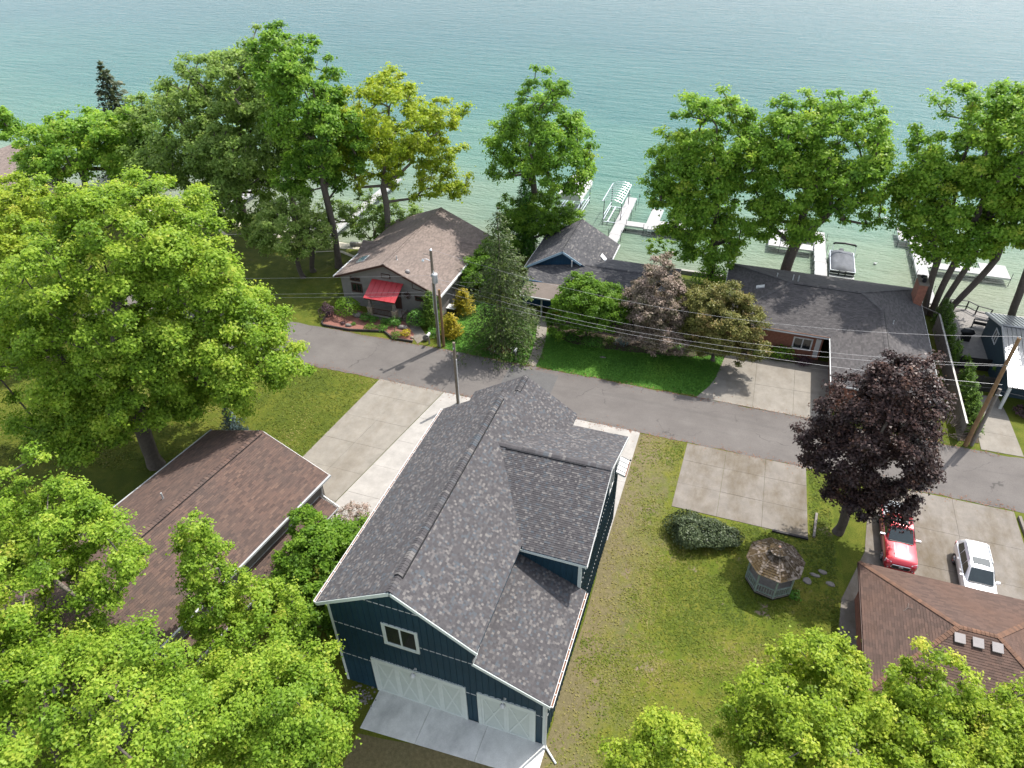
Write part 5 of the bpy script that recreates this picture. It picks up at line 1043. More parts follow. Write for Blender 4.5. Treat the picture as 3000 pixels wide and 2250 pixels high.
shrub('yellow_shrub', 'small yellow leaved shrub by the porch walk', 'shrub', -11.9, 32.0, .5, .75, 'gold', .1)
shrub('clipped_shrub', 'tiny dark leaved plant alone in the red mulch', 'shrub', -18.55, 32.0, .3, .35, 'plum', .09)
shrub('clipped_shrub', 'tiny round green plant next to a stone in the mulch', 'shrub', -17.55, 32.2, .27, .34, 'shrub', .08)
shrub('round_shrub', 'dark green dome shrub on the right side of the porch walk', 'shrub', -11.7, 34.1, 1.05, 1.7, 'shrub', .13, tight=True)
conifer('arborvitae', 'olive green cone shaped arborvitae by the utility poles', 'shrub', (-10.5, 34.6, 0), 3.6, 1.15, 'arbor', .15, tiers=24, per=16, trunk_r=.06, z0=.15, droop=-.25, needles=36, power=.6, tint0=.42)
conifer('golden_arborvitae', 'golden arborvitae beside the leaning poles', 'shrub', (-7.9, 33.4, 0), 2.4, 1.0, 'gold', .14, tiers=20, per=16, trunk_r=.06, z0=.12, droop=-.3, needles=38, power=.55)
conifer('golden_arborvitae', 'golden arborvitae behind the air conditioner', 'shrub', (-8.3, 37.5, 0), 2.7, 1.05, 'gold', .14, tiers=20, per=16, trunk_r=.06, z0=.12, droop=-.3, needles=38, power=.55)
tree('garden_tree', 'leafy green shrub tree along the side wall of the grey house', 'tree', (-8.0, 41, 0), [(-8.0, 41.4, 2.6, 1.5, 2.2, 1.7), (-7.4, 44.4, 2.8, 1.5, 2, 1.8)], 'bright', .2, .09, .8, rc=.6, dens=1, tint0=.26)
shrub('round_shrub', 'dark low shrub at the foot of the utility poles', 'shrub', -9.5, 32.9, .75, .75, 'shrub', .11)
# -- blue house bed, brick house, cabin
for (lx, ly, lr, lh_, lf, lb) in ((1.4, 36.6, .7, .75, 'shrub', 'low green shrub at the left end of the garden bed'), (2.9, 36.3, .8, .8, 'shrub', 'green shrub under the round tree, left'), (4.9, 36.1, 1.25, 1.05, 'shrub', 'clipped dark hedge shrub below the round green tree'), (6.4, 36.9, .55, .5, 'arbor', 'small light shrub right of the clipped hedge shrub'), (7.5, 37.0, .75, .6, 'bluespruce', 'dwarf blue conifer in the garden bed'),
                                 (12.7, 37.1, .8, .8, 'shrub', 'dark green shrub between the two crabapples')):
    shrub('garden_shrub', lb, 'shrub', lx, ly, lr, lh_, lf, .11, group='shrubs in the blue house bed')
shrub('yellow_shrub', 'yellow leaved shrub by the blue house porch post', 'shrub', .75, 39.0, .7, 1.2, 'gold', .13)
shrub('round_shrub', 'leafy green shrub covering the base of the green maple', 'shrub', 13.9, 50.2, 1.9, 2.4, 'green', .2)
tree('shore_tree', 'thin feathery sapling at the water beyond the blue house wing', 'tree', (8.8, 51.5, 0), [(8.6, 51.5, 2.7, 1.7, 1.2, 1.0)], 'bright', .2, .05, .8, rc=.5, dens=.6, lai=.5, group='maples along the middle shore', tint0=.6)
shrub('hydrangea', 'light green hydrangea bush by the brick house wall', 'shrub', 21.2, 39.0, 1.25, 1.25, 'bright', .19, group='bushes at the brick house', ry=.9)
shrub('hydrangea', 'light green hydrangea bush nearer the driveway, left of its twin', 'shrub', 19.4, 38.9, 1.0, 1.15, 'bright', .19, group='bushes at the brick house', ry=.9)
shrub('garden_shrub', 'low dark shrub in the brick house corner bed', 'shrub', 23.1, 38.7, .75, .7, 'plum', .12)
for i, (ax, ay, ah) in enumerate(((35.4, 33.2, 1.7), (35.45, 34.35, 2.0), (35.5, 35.5, 2.2), (35.45, 36.7, 2.3), (35.5, 37.9, 2.4), (35.55, 39.2, 2.5), (35.1, 42.6, 2.4), (35.0, 45.2, 2.5), (35.0, 46.7, 2.8), (35.0, 48.2, 2.9), (34.95, 49.4, 2.7))):
    conifer('arborvitae', ['narrow arborvitae at the road end of the fence row', 'second arborvitae from the road along the fence', 'third arborvitae from the road along the fence', 'fourth arborvitae from the road along the fence', 'fifth arborvitae from the road along the fence', 'sixth arborvitae, by the dark slatted gate', 'arborvitae alone beside the deck rail corner', 'arborvitae by the black grill', 'arborvitae between fence and deck, middle', 'arborvitae between fence and deck, near the trunks', 'last arborvitae, at the foot of the four trunks'][i], 'shrub', (ax, ay, 0), ah, .62, 'arbor', .14, tiers=18, per=12, trunk_r=.05, z0=.1, droop=-.5, needles=26, power=.5, group='arborvitae along the fence')
shrub('plum_shrub', 'dark red shrub beside the cabin walk', 'shrub', 39.6, 36.6, .85, .95, 'plum', .12)
for (lx, ly, lb) in ((36.1, 42.2, 'fern green potted plant at the deck corner'), (38.2, 41.2, 'fern green potted plant by the cabin wall')):
    shrub('potted_plant', lb, 'plant', lx, ly, .42, .55, 'bright', .12, z=.85, stems=False)
    MB().lathe((lx, ly, .58), [(.18, 0), (.24, .3), (.25, .3)], 12).go('pot', M['blackp'], bpy.data.objects[[o.name for o in bpy.data.objects if o.name.startswith('potted_plant')][-1]])
shrub('garden_shrub', 'leafy plant against the base of the gazebo', 'plant', 23.0, 13.2, .42, .6, 'shrub', .14)

# ================================================================== utility poles and wires
def utility_pole(label, x, y, h, r0, r1, mat, group='wooden utility poles'):
    t = Thing('utility_pole', label, 'pole', (x, y, 0), 0, group)
    MB().tube([(x, y, -.1), (x, y, h * .5), (x, y, h)], [r0, (r0 + r1) / 2, r1], 12).go('post', M[mat], t, smooth=True, angle=50)
    return t
p1 = utility_pole('tall weathered utility pole with grey transformer by the grey house walk', -8.29, 31.44, 9.67, .16, .11, 'pole')
MB().lathe((-8.29, 31.44, 9.66), [(.12, 0), (.1, .05), (.03, .09)], 10).tube([(-8.29, 31.44, 9.7), (-8.2, 31.36, 9.86)], .035, 6).go('pole_cap', M['alu'], p1)
MB().bar((-9.0, 31.4, 9.25), (-8.2, 31.4, 9.2), .05, .05).go('side_arm', M['oldwood'], p1)
tr = MB().lathe((-7.98, 31.14, 6.8), [(.0, 0), (.22, 0), (.24, .04), (.24, .78), (.26, .8), (.22, .86), (0, .9)], 18).go('transformer', M['galv'], p1, smooth=True, angle=40)
MB().lathe((-8.05, 31.12, 7.68), [(.05, 0), (.06, .08), (.03, .1), (.05, .16), (.02, .26)], 8).lathe((-8.35, 31.2, 7.3), [(.05, 0), (.06, .08), (.03, .1), (.05, .16)], 8).go('bushing', M['white'], tr)
MB().bar((-8.2, 31.33, 7.5), (-8.05, 31.2, 7.5), .12, .05).bar((-8.2, 31.33, 6.95), (-8.05, 31.2, 6.95), .12, .05).go('bracket', M['galv'], p1)
MB().tube([(-8.12, 31.32, 6.7), (-8.13, 31.3, 3), (-8.13, 31.3, 0)], .045, 8).tube([(-8.42, 31.32, 6.6), (-8.42, 31.31, 3.5)], .025, 6).go('conduit', M['galv'], p1)
MB().tube([(-8.38, 31.38, 8.7), (-8.75, 31.3, 8.85), (-8.95, 31.25, 8.8)], .025, 6).lathe((-9.0, 31.24, 8.64), [(.13, 0), (.12, .04), (.06, .14), (.03, .2)], 10).go('street_lamp', M['alu'], p1)
p1b = utility_pole('short brown utility pole beside the transformer pole', -7.89, 31.57, 5.92, .13, .11, 'polebrown')
p2 = utility_pole('lone grey green pole with white conduit between barn and road', -3.45, 24.24, 6.03, .14, .11, 'pole')
MB().tube([(-3.32, 24.2, 4.5), (-3.32, 24.2, 0)], .045, 8).lathe((-3.45, 24.12, 5.5), [(.05, 0), (.05, .12)], 8).go('conduit', M['white'], p2)
p3 = utility_pole('tall brown utility pole at the end of the fence by the cabin', 34.82, 31.46, 9.67, .17, .12, 'polebrown')
MB().lathe((34.82, 31.46, 9.66), [(.05, 0), (.06, .08), (.03, .15)], 8).bar((34.75, 31.35, 7.5), (35.0, 31.35, 7.5), .05, .05).go('insulator', M['galv'], p3)
p4 = utility_pole('short grey utility pole leaning close to the tall brown pole', 35.25, 31.62, 5.35, .14, .12, 'oldwood')
MB().bar((35.1, 31.5, 4.9), (35.5, 31.5, 4.9), .06, .05).go('bracket', M['galv'], p4)
def wire(label, a, b, sag, r=.014, mat='wire', n=26, wig=0):
    pts = []
    for i in range(n + 1):
        t = i / n; pts.append((a[0] + (b[0] - a[0]) * t, a[1] + (b[1] - a[1]) * t, a[2] + (b[2] - a[2]) * t - 4 * sag * t * (1 - t) + wig * math.sin(t * 60)))
    o = MB().tube(pts, r * .42, 5).go('power_line', M[mat]); setp(o, label, 'wire', 'overhead wires'); return o
wire('topmost bright wire crossing from the transformer pole to the tall brown pole', (-8.29, 31.44, 9.75), (34.82, 31.46, 9.8), 2.1, .016)
wire('second wire down between the two tall poles', (-8.25, 31.4, 7.1), (34.82, 31.4, 7.5), 1.6, .018)
wire('twisted wire running close below the second one', (-8.2, 31.42, 6.7), (34.85, 31.42, 7.4), 1.95, .02, wig=.012)
wire('upper cable strung between the two short poles', (-7.89, 31.57, 5.75), (35.25, 31.6, 5.75), 1.15, .02)
wire('lowest dark cable strung between the two short poles', (-7.89, 31.55, 5.45), (35.25, 31.58, 5.4), 1.2, .016, 'blackwire')
wire('uppermost wire going left from the transformer pole over the lawn', (-8.3, 31.4, 7.3), (-62, 15.2, 7.3), .5, .014)
wire('middle wire going left from the short pole over the lawn', (-7.9, 31.5, 5.75), (-62, 15.4, 5.6), .5, .015)
wire('lowest wire going left from the short pole over the lawn', (-7.9, 31.5, 5.4), (-62, 15.4, 5.2), .5, .013)
wire('wire leaving the tall brown pole toward the right edge', (34.82, 31.46, 9.75), (70, 31.8, 9.6), .9, .014)
wire('slack cable leaving the short grey pole toward the right edge', (35.25, 31.6, 5.2), (70, 31.8, 5.4), .8, .02, 'blackwire')
wire('service wire dropping from the tall brown pole to the cabin', (34.82, 31.46, 7.5), (38.4, 39.0, 3.0), .25, .012, 'blackwire')
wire('service wire dropping from the transformer pole to the blue house', (-8.2, 31.4, 6.9), (-3.4, 41.2, 2.7), .35, .012)
utility = utility_pole('far utility pole hidden beyond the broad maple', -62, 15.3, 9, .15, .11, 'pole')

# ================================================================== gazebo
GX, GY = 21.5, 13.95; ga = R(-79); gp = lambda r, k, z: (GX + r * math.cos(ga + k * math.pi / 4), GY + r * math.sin(ga + k * math.pi / 4), z)
gz = Thing('gazebo', 'small octagonal gazebo with mossy cedar shake roof and cupola on the side lawn', 'gazebo', (GX, GY, 0))
MB().prism([gp(1.44, k, 0)[:2] for k in range(8)], .2, .27).go('floor', M['oldwood'], gz)
m = MB()
for k in range(8):
    a, b = gp(1.4, k, .1), gp(1.4, k + 1, .1); n = 9
    for i in range(n):
        q0 = [a[j] + (b[j] - a[j]) * i / n for j in range(3)]; q1 = [a[j] + (b[j] - a[j]) * (i + .9) / n for j in range(3)]
        m.bar((q0[0], q0[1], .02), (q1[0], q1[1], .19), .02, .02); m.bar((q1[0], q1[1], .02), (q0[0], q0[1], .19), .02, .02)
m.go('lattice', M['darkwood'], gz, kind='stuff')
rz0, rz1 = 2.1, 2.86
GP_ = []
for k in range(8):
    MB().bar(gp(1.4, k, .27), gp(1.4, k, 1.98), .09, .09, (math.cos(ga + k * .785), math.sin(ga + k * .785), 0)).go('post', M['gazpaint'], gz)
    a, b = gp(1.4, k, 0), gp(1.4, k + 1, 0)
    if k != 4:
        rl = MB().bar((a[0], a[1], .98), (b[0], b[1], .98), .08, .05).bar((a[0], a[1], .4), (b[0], b[1], .4), .07, .05).go('railing', M['gazpaint'], gz)
        n = 7
        for i in range(1, n):
            px_, py_ = a[0] + (b[0] - a[0]) * i / n, a[1] + (b[1] - a[1]) * i / n
            MB().bar((px_, py_, .42), (px_, py_, .96), .07, .03, (b[0] - a[0], b[1] - a[1], 0)).go('baluster', M['gazpaint'], rl)
    MB().bar((a[0], a[1], 1.92), (b[0], b[1], 1.92), .07, .16).go('beam', M['gazpaint'], gz)
    GP_.append([gp(1.7, k, rz0), gp(1.7, k + 1, rz0), gp(.3, k + 1, rz1), gp(.3, k, rz1)])
decks(gz, [[(x, y, z - .004) for x, y, z in p] for p in GP_], M['oldwood'], .05)
shingles(gz, GP_, M['sh_shake'], exp=.15, tab=(.09, .2), lift=.028, gap=.006)
m = MB()
for k in range(8): m.bar(gp(1.68, k, rz0 + .03), gp(.3, k, rz1 + .03), .05, .025)
m.go('hip_cap', simple('brown cedar hip caps', (.13, .105, .08), .9, var=.4, scale=6), gz, kind='stuff')
MB().prism([gp(.3, k, 0)[:2] for k in range(8)], rz1 - .1, rz1 + .2).go('cupola', M['darkwood'], gz)
CPL = [[gp(.54, k, rz1 + .15), gp(.54, k + 1, rz1 + .15), gp(.03, k + 1, rz1 + .42), gp(.03, k, rz1 + .42)] for k in range(8)]
decks(gz, [[(x, y, z - .004) for x, y, z in p] for p in CPL], M['oldwood'], .03, 'cupola_roof')
shingles(gz, CPL, M['sh_shake'], 'cupola_shingles', exp=.12, tab=(.07, .13), lift=.022, gap=.004)
MB().lathe((GX, GY, rz1 + .41), [(.09, 0), (.07, .05), (.03, .1)], 8).go('finial', simple('fresh pale cedar', (.5, .3, .2), .8), gz)

# ================================================================== vehicles
def loft(rows, mirror=True):
    """rows: list of (y, [(x, z) ...]) from sill up to the centre line; mirrored"""
    m = MB(); n = len(rows[0][1]); full = 2 * n - 1
    for y, pr in rows:
        L = [(x, y + dy, z) for (x, z, dy) in [(p[0], p[1], p[2] if len(p) > 2 else 0) for p in pr]]
        m.v += L + [(-x, yy, z) for x, yy, z in L[:-1][::-1]]
    for i in range(len(rows) - 1):
        for k in range(full - 1): m.f.append((i * full + k, i * full + k + 1, (i + 1) * full + k + 1, (i + 1) * full + k))
    m.f.append(tuple(range(full - 1, -1, -1))); m.f.append(tuple((len(rows) - 1) * full + k for k in range(full)))
    return m
def wheel(t, x, y, r, w):
    s = 1 if x > 0 else -1
    def disc(prof):
        q = MB(); q.lathe((0, 0, 0), prof, 20); q.v = [(x + s * vz, y + vx, r + vy) for vx, vy, vz in q.v]; return q
    o = disc([(0, -w), (r * .8, -w), (r, -w * .8), (r, -.04), (r * .86, 0), (r * .62, -.01), (0, -.015)]).go('wheel', M['rubber'], t, smooth=True, angle=35)
    q = disc([(r * .62, -.012), (r * .6, .0), (r * .5, -.03), (r * .16, -.02), (r * .12, .01), (0, .012)])
    for k in range(6):
        a = k * math.pi / 3; q.bar((x + s * -.005, y + .1 * r * math.cos(a), r + .1 * r * math.sin(a)), (x + s * -.005, y + .6 * r * math.cos(a), r + .6 * r * math.sin(a)), .05, .03, (1, 0, 0))
    q.go('rim', M['chrome'], o)
    MB().lathe((0, 0, 0), [(0, -.02), (r * 1.15, -.02), (r * 1.15, .004), (0, .004)], 20)
    a_ = disc([(0, -w * 1.02), (r * 1.14, -w * 1.02), (r * 1.14, -.03), (r * .9, -.035), (0, -.035)]); a_.v = [(vx, vy, max(vz + .04, .3)) for vx, vy, vz in a_.v]
    a_.go('wheel_arch', M['blackp'], t)
def glasspoly(pts, off=.006):
    P = [Vector(p) for p in pts]; n = (P[1] - P[0]).cross(P[2] - P[0]).normalized()
    m = MB(); k = len(P); m._add([p + n * off for p in P] + [p - n * off for p in P], [tuple(range(k)), tuple(range(2 * k - 1, k - 1, -1))] + [(i, k + i, k + (i + 1) % k, (i + 1) % k) for i in range(k)]); return m
# red pickup, nose toward -y
tk = Thing('pickup_truck', 'red crew cab pickup truck with chrome grille parked under the purple maple', 'truck', (29.02, 19.72, 0), 0, None, local=True)
W_ = .945
rows = [(-2.68, [(.70, .42), (.80, .50), (.82, .66), (.78, .80), (.60, .84), (0, .86)]),
        (-2.58, [(.80, .36), (.90, .48), (.92, .72), (.86, .93), (.62, .97), (0, .98)]),
        (-2.35, [(.86, .34), (W_, .50), (W_, .80), (.90, 1.02), (.66, 1.06), (0, 1.085)]),
        (-1.70, [(.88, .34), (W_, .50), (W_, .86), (.90, 1.06), (.70, 1.115), (0, 1.14)]),
        (-1.10, [(.88, .34), (W_, .50), (W_, .88), (.90, 1.08), (.74, 1.14), (0, 1.17)]),
        (-.95, [(.88, .34), (W_, .50), (W_, .88), (.91, 1.10), (.80, 1.14), (0, 1.17)]),
        (1.05, [(.88, .34), (W_, .50), (W_, .88), (.91, 1.10), (.82, 1.13), (0, 1.13)]),
        (1.10, [(.88, .36), (W_, .52), (W_, .90), (.92, 1.14), (.86, 1.15), (0, 1.15)]),
        (2.55, [(.88, .40), (W_, .54), (W_, .90), (.92, 1.14), (.86, 1.15), (0, 1.15)]),
        (2.64, [(.84, .44), (.90, .56), (.90, .90), (.88, 1.12), (.82, 1.13), (0, 1.13)])]
loft(rows).go('body', M['redpaint'], tk, smooth=True, angle=32)
cab = [(-1.02, [(.82, 1.10), (.80, 1.14), (.78, 1.15), (0, 1.17)]), (-.30, [(.86, 1.10), (.76, 1.50), (.68, 1.66), (0, 1.70)]), (-.05, [(.86, 1.10), (.75, 1.54), (.66, 1.73), (0, 1.765)]), (.75, [(.86, 1.10), (.75, 1.54), (.66, 1.74), (0, 1.775)]), (.95, [(.86, 1.10), (.75, 1.50), (.66, 1.68), (0, 1.70)]), (1.10, [(.85, 1.10), (.80, 1.2), (.72, 1.24), (0, 1.26)])]
loft(cab).go('cab', M['redpaint'], tk, smooth=True, angle=28)
glasspoly([(-.73, -.98, 1.19), (.73, -.98, 1.19), (.64, -.31, 1.675), (-.64, -.31, 1.675)], .03).go('windscreen', M['carglass'], tk)
for s in (1, -1):
    for a, b in ((-.72, .02), (.08, .80)):
        top = 1.62 if a > -.5 else 1.60; q = [(s * .865, a + (.0 if a > -.5 else -.05), 1.17), (s * .862, b, 1.17), (s * .735, b - (.02 if a < 0 else .1), top), (s * .735, a + (.42 if a < 0 else .02), top)]
        glasspoly(q if s > 0 else q[::-1], .012).go('side_window', M['carglass'], tk)
    m = MB().box(s * .92 - .02 * s if s > 0 else -1.18, 1.18 if s > 0 else -.90, -.72, -.60, 1.10, 1.26); m.go('wing_mirror', M['chrome'], tk)
    h = glasspoly([(s * .56, -2.60, .94), (s * .90, -2.44, .98), (s * .93, -2.50, .80), (s * .58, -2.66, .78)], .03); h.go('headlight', M['lamp'], tk)
    MB().lathe((s * .70, -2.70, .56), [(.0, -.03), (.07, -.03), (.07, .03), (0, .03)], 10).go('fog_lamp', M['chrome'], tk)
    MB().box(s * .62 - .14, s * .62 + .14, 2.62, 2.66, .7, 1.0).go('tail_light', M['redpaint'], tk)
glasspoly([(-.70, 1.09, 1.25), (.70, 1.09, 1.25), (.62, .97, 1.66), (-.62, .97, 1.66)][::-1], .012).go('rear_window', M['carglass'], tk)
MB().box(-.40, .40, .02, .52, 1.765, 1.785).go('sunroof', M['carglass'], tk)
MB().box(-.86, .86, 1.16, 2.58, 1.15, 1.19).bar((-.86, 1.65, 1.195), (.86, 1.65, 1.195), .02, .012).bar((-.86, 2.1, 1.195), (.86, 2.1, 1.195), .02, .012).go('bed_cover', M['tonneau'], tk)
g = MB().box(-.52, .52, -2.735, -2.66, .60, .82).go('grille', M['blackp'], tk)
MB().tube([(-.54, -2.73, .62), (-.50, -2.73, .83), (.50, -2.73, .83), (.54, -2.73, .62), (.44, -2.74, .57), (-.44, -2.74, .57), (-.54, -2.73, .62)], .026, 6).go('grille_surround', M['chrome'], g)
em = MB().tube([(.11 * math.cos(a), -2.75, .71 + .065 * math.sin(a)) for a in [k * math.pi / 8 for k in range(17)]], .010, 5).tube([(.045 * math.cos(a), -2.752, .71 + .06 * math.sin(a)) for a in [k * math.pi / 6 for k in range(13)]], .008, 5).tube([(.085 * math.cos(a), -2.752, .735 + .03 * math.sin(a)) for a in [k * math.pi / 6 for k in range(13)]], .008, 5).go('emblem', M['chrome'], g)
MB().box(-.84, .84, -2.76, -2.62, .36, .50).go('front_bumper', M['redpaint'], tk); MB().box(-.5, .5, -2.77, -2.70, .30, .42).go('air_intake', M['blackp'], tk)
for hx in (-.34, .34): MB().bar((hx, -2.3, 1.075), (hx * 1.15, -1.2, 1.16), .05, .03).go('hood_crease', M['redpaint'], tk)
MB().bar((-.7, -1.03, 1.185), (.7, -1.03, 1.185), .08, .02).go('wiper_cowl', M['blackp'], tk)
for sx in (1, -1):
    for wy in (-1.72, 1.62): wheel(tk, sx * .955, wy, .385, .26)
# white sport utility car, nose toward -y
sv = Thing('white_car', 'white sport utility car with roof rails and sunroof on the concrete court', 'car', (33.25, 17.75, 0), 0, None, local=True)
Ws = .90
rows = [(-2.36, [(.62, .38), (.72, .48), (.74, .62), (.66, .78), (.5, .82), (0, .84)]), (-2.22, [(.78, .34), (.86, .48), (.87, .70), (.80, .90), (.58, .95), (0, .97)]), (-1.7, [(.82, .32), (Ws, .48), (Ws, .76), (.84, .98), (.62, 1.03), (0, 1.06)]), (-1.0, [(.82, .32), (Ws, .48), (Ws, .80), (.86, 1.02), (.70, 1.07), (0, 1.10)]), (-.8, [(.82, .32), (Ws, .48), (Ws, .82), (.87, 1.04), (.76, 1.07), (0, 1.1)]), (2.1, [(.82, .34), (Ws, .50), (Ws, .84), (.87, 1.06), (.8, 1.08), (0, 1.1)]), (2.28, [(.76, .38), (.84, .52), (.85, .84), (.82, 1.04), (.76, 1.06), (0, 1.08)]), (2.36, [(.66, .44), (.76, .54), (.77, .82), (.74, 1.0), (.68, 1.02), (0, 1.04)])]
loft(rows).go('body', M['whitepaint'], sv, smooth=True, angle=32)
cab = [(-.92, [(.76, 1.05), (.74, 1.08), (.72, 1.09), (0, 1.11)]), (-.28, [(.82, 1.05), (.70, 1.50), (.60, 1.66), (0, 1.70)]), (-.05, [(.82, 1.05), (.70, 1.56), (.60, 1.72), (0, 1.765)]), (1.55, [(.82, 1.05), (.70, 1.56), (.60, 1.73), (0, 1.775)]), (1.95, [(.82, 1.05), (.69, 1.52), (.59, 1.67), (0, 1.70)]), (2.28, [(.80, 1.05), (.76, 1.16), (.70, 1.18), (0, 1.2)])]
loft(cab).go('cabin', M['whitepaint'], sv, smooth=True, angle=28)
glasspoly([(-.68, -.88, 1.13), (.68, -.88, 1.13), (.58, -.29, 1.675), (-.58, -.29, 1.675)], .03).go('windscreen', M['carglass'], sv)
for s in (1, -1):
    for a, b, l0, l1 in ((-.55, .25, .38, 0), (.31, 1.12, 0, 0), (1.2, 1.92, 0, -.16)):
        q = [(s * .825, a, 1.12), (s * .825, b, 1.12), (s * .695, b + l1, 1.57), (s * .695, a + l0, 1.57)]; glasspoly(q if s > 0 else q[::-1], .012).go('side_window', M['carglass'], sv)
    MB().box(*(sorted((s * .88, s * 1.08))), -.62, -.50, 1.04, 1.18).go('wing_mirror', M['whitepaint'], sv)
    MB().tube([(s * .61, .25, 1.74), (s * .61, .3, 1.80), (s * .60, 1.75, 1.80), (s * .60, 1.8, 1.74)], .028, 6).go('roof_rail', M['galv'], sv)
    glasspoly([(s * .50, -2.30, .86), (s * .82, -2.14, .90), (s * .85, -2.2, .74), (s * .52, -2.36, .70)], .03).go('headlight', M['lamp'], sv)
    MB().box(*(sorted((s * .70, s * .86))), 2.24, 2.33, .72, 1.0).go('tail_light', M['redpaint'], sv)
    for hy in (-.05, .85): MB().box(*(sorted((s * .895, s * .925))), hy, hy + .18, .9, .94).go('door_handle', M['whitepaint'], sv)
glasspoly([(-.66, 2.24, 1.2), (.66, 2.24, 1.2), (.56, 1.98, 1.64), (-.56, 1.98, 1.64)][::-1], .012).go('rear_window', M['carglass'], sv)
MB().box(-.46, .46, -.02, .52, 1.765, 1.785).go('sunroof', M['carglass'], sv)
for yy in (.75, 1.35): MB().bar((-.60, yy, 1.80), (.60, yy, 1.80), .035, .025).go('roof_crossbar', M['galv'], sv)
MB().bar((-.64, -.94, 1.12), (.64, -.94, 1.12), .08, .02).go('wiper_cowl', M['blackp'], sv)
MB().box(-.4, .4, -2.42, -2.34, .58, .76).go('grille', M['blackp'], sv); MB().box(-.74, .74, -2.44, -2.3, .36, .50).go('front_bumper', M['whitepaint'], sv)
for sx in (1, -1):
    for wy in (-1.42, 1.38): wheel(sv, sx * .91, wy, .37, .24)

# ================================================================== docks, lifts and boats
DZ0 = .2
def dock(label, secs, posts, group='white docks', ladder=None):
    x0 = sum(s[0] for s in secs) / len(secs); y0 = sum(s[2] for s in secs) / len(secs)
    t = Thing('dock', label, 'dock', (round(x0, 2), round(y0, 2), LAKE), 0, group)
    for x0, x1, y0, y1 in secs:
        o = MB().box(x0 + .015, x1 - .015, y0 + .015, y1 - .015, DZ0 - .05, DZ0).go('deck_section', M['dockwhite'], t)
        MB().box(x0, x1, y0, y0 + .04, DZ0 - .2, DZ0 - .051).box(x0, x1, y1 - .04, y1, DZ0 - .2, DZ0 - .051).box(x0, x0 + .04, y0 + .041, y1 - .041, DZ0 - .2, DZ0 - .051).box(x1 - .04, x1, y0 + .041, y1 - .041, DZ0 - .2, DZ0 - .051).go('edge_frame', M['alu'], o)
    for px, py in posts: MB().tube([(px, py, -2.0), (px, py, DZ0 + .62)], .03, 6).go('leg', M['darkalu'], t)
    if ladder:
        lx, ly = ladder; q = MB()
        for s in (-.22, .22): q.tube([(lx + s, ly, -.9), (lx + s, ly, DZ0 + .5), (lx + s, ly + .3, DZ0 + .55), (lx + s, ly + .4, DZ0)], .022, 6)
        for k in range(4): q.bar((lx - .22, ly, -.8 + k * .28), (lx + .22, ly, -.8 + k * .28), .03, .03)
        q.go('ladder', M['alu'], t)
    return t
D = []
y = 52.6
while y < 69.5: D.append((1.5 - .02 * (y - 52.6), 2.75 - .02 * (y - 52.6), y, min(y + 3.05, 69.9))); y += 3.05
dock('long white dock behind the blue house with a cross arm and platform', D + [(2.55, 4.9, 61.5, 62.8), (4.9, 7.5, 61.2, 63.9), (4.9, 6.3, 63.9, 67.3), (7.5, 10.4, 61.3, 62.7), (7.6, 9.6, 62.7, 66.6)],
     [(q, yy) for yy in (55.6, 58.7, 61.8, 64.8, 67.8, 69.8) for q in (1.25, 2.72)] + [(4.9, 61.15), (6.2, 61.15), (7.5, 61.15), (4.85, 67.2), (10.4, 61.25), (9.6, 66.6)], ladder=(5.6, 61.05))
D = []; y = 52.6
while y < 66: D.append((24.0 - .02 * (y - 52.6), 25.25 - .02 * (y - 52.6), y, min(y + 3.05, 66.4))); y += 3.05
dock('white dock leading out beside the covered pontoon boat', D + [(20.2, 23.75, 61.2, 62.6), (19.0, 20.2, 61.2, 65.6), (20.2, 23.7, 64.4, 65.8)], [(q, yy) for yy in (55.6, 58.7, 61.8, 64.8) for q in (23.8, 25.2)] + [(20.2, 61.15), (19, 65.7)])
D = []; y = 52.8
while y < 70: D.append((34.0, 35.2, y, min(y + 3.05, 70.6))); y += 3.05
dock('white dock at the right seen past the four tree trunks', D + [(32.9, 34.0, 66.9, 70.4), (35.2, 40.4, 60.8, 62.2), (40.4, 43, 60.6, 63.6)], [(q, yy) for yy in (55.6, 58.7, 61.8, 64.8, 67.8) for q in (33.95, 35.25)] + [(32.9, 70.4), (32.9, 66.9), (40.4, 60.6), (43, 60.6)])
D = []; y = 49
while y < 66: D.append((-30.6, -29.4, y, min(y + 3.05, 67))); y += 3.05
dock('white dock glimpsed between the trunks left of the grey house', D + [(-38.6, -30.6, 51.2, 52.4)], [(q, yy) for yy in (52, 56, 60, 64) for q in (-30.65, -29.35)])
dock('white dock far left glimpsed through the oak crown', [(-47.2, -46, 50 + k * 3.05, 53.05 + k * 3.05) for k in range(6)], [(q, yy) for yy in (53, 58, 63) for q in (-47.25, -45.95)])
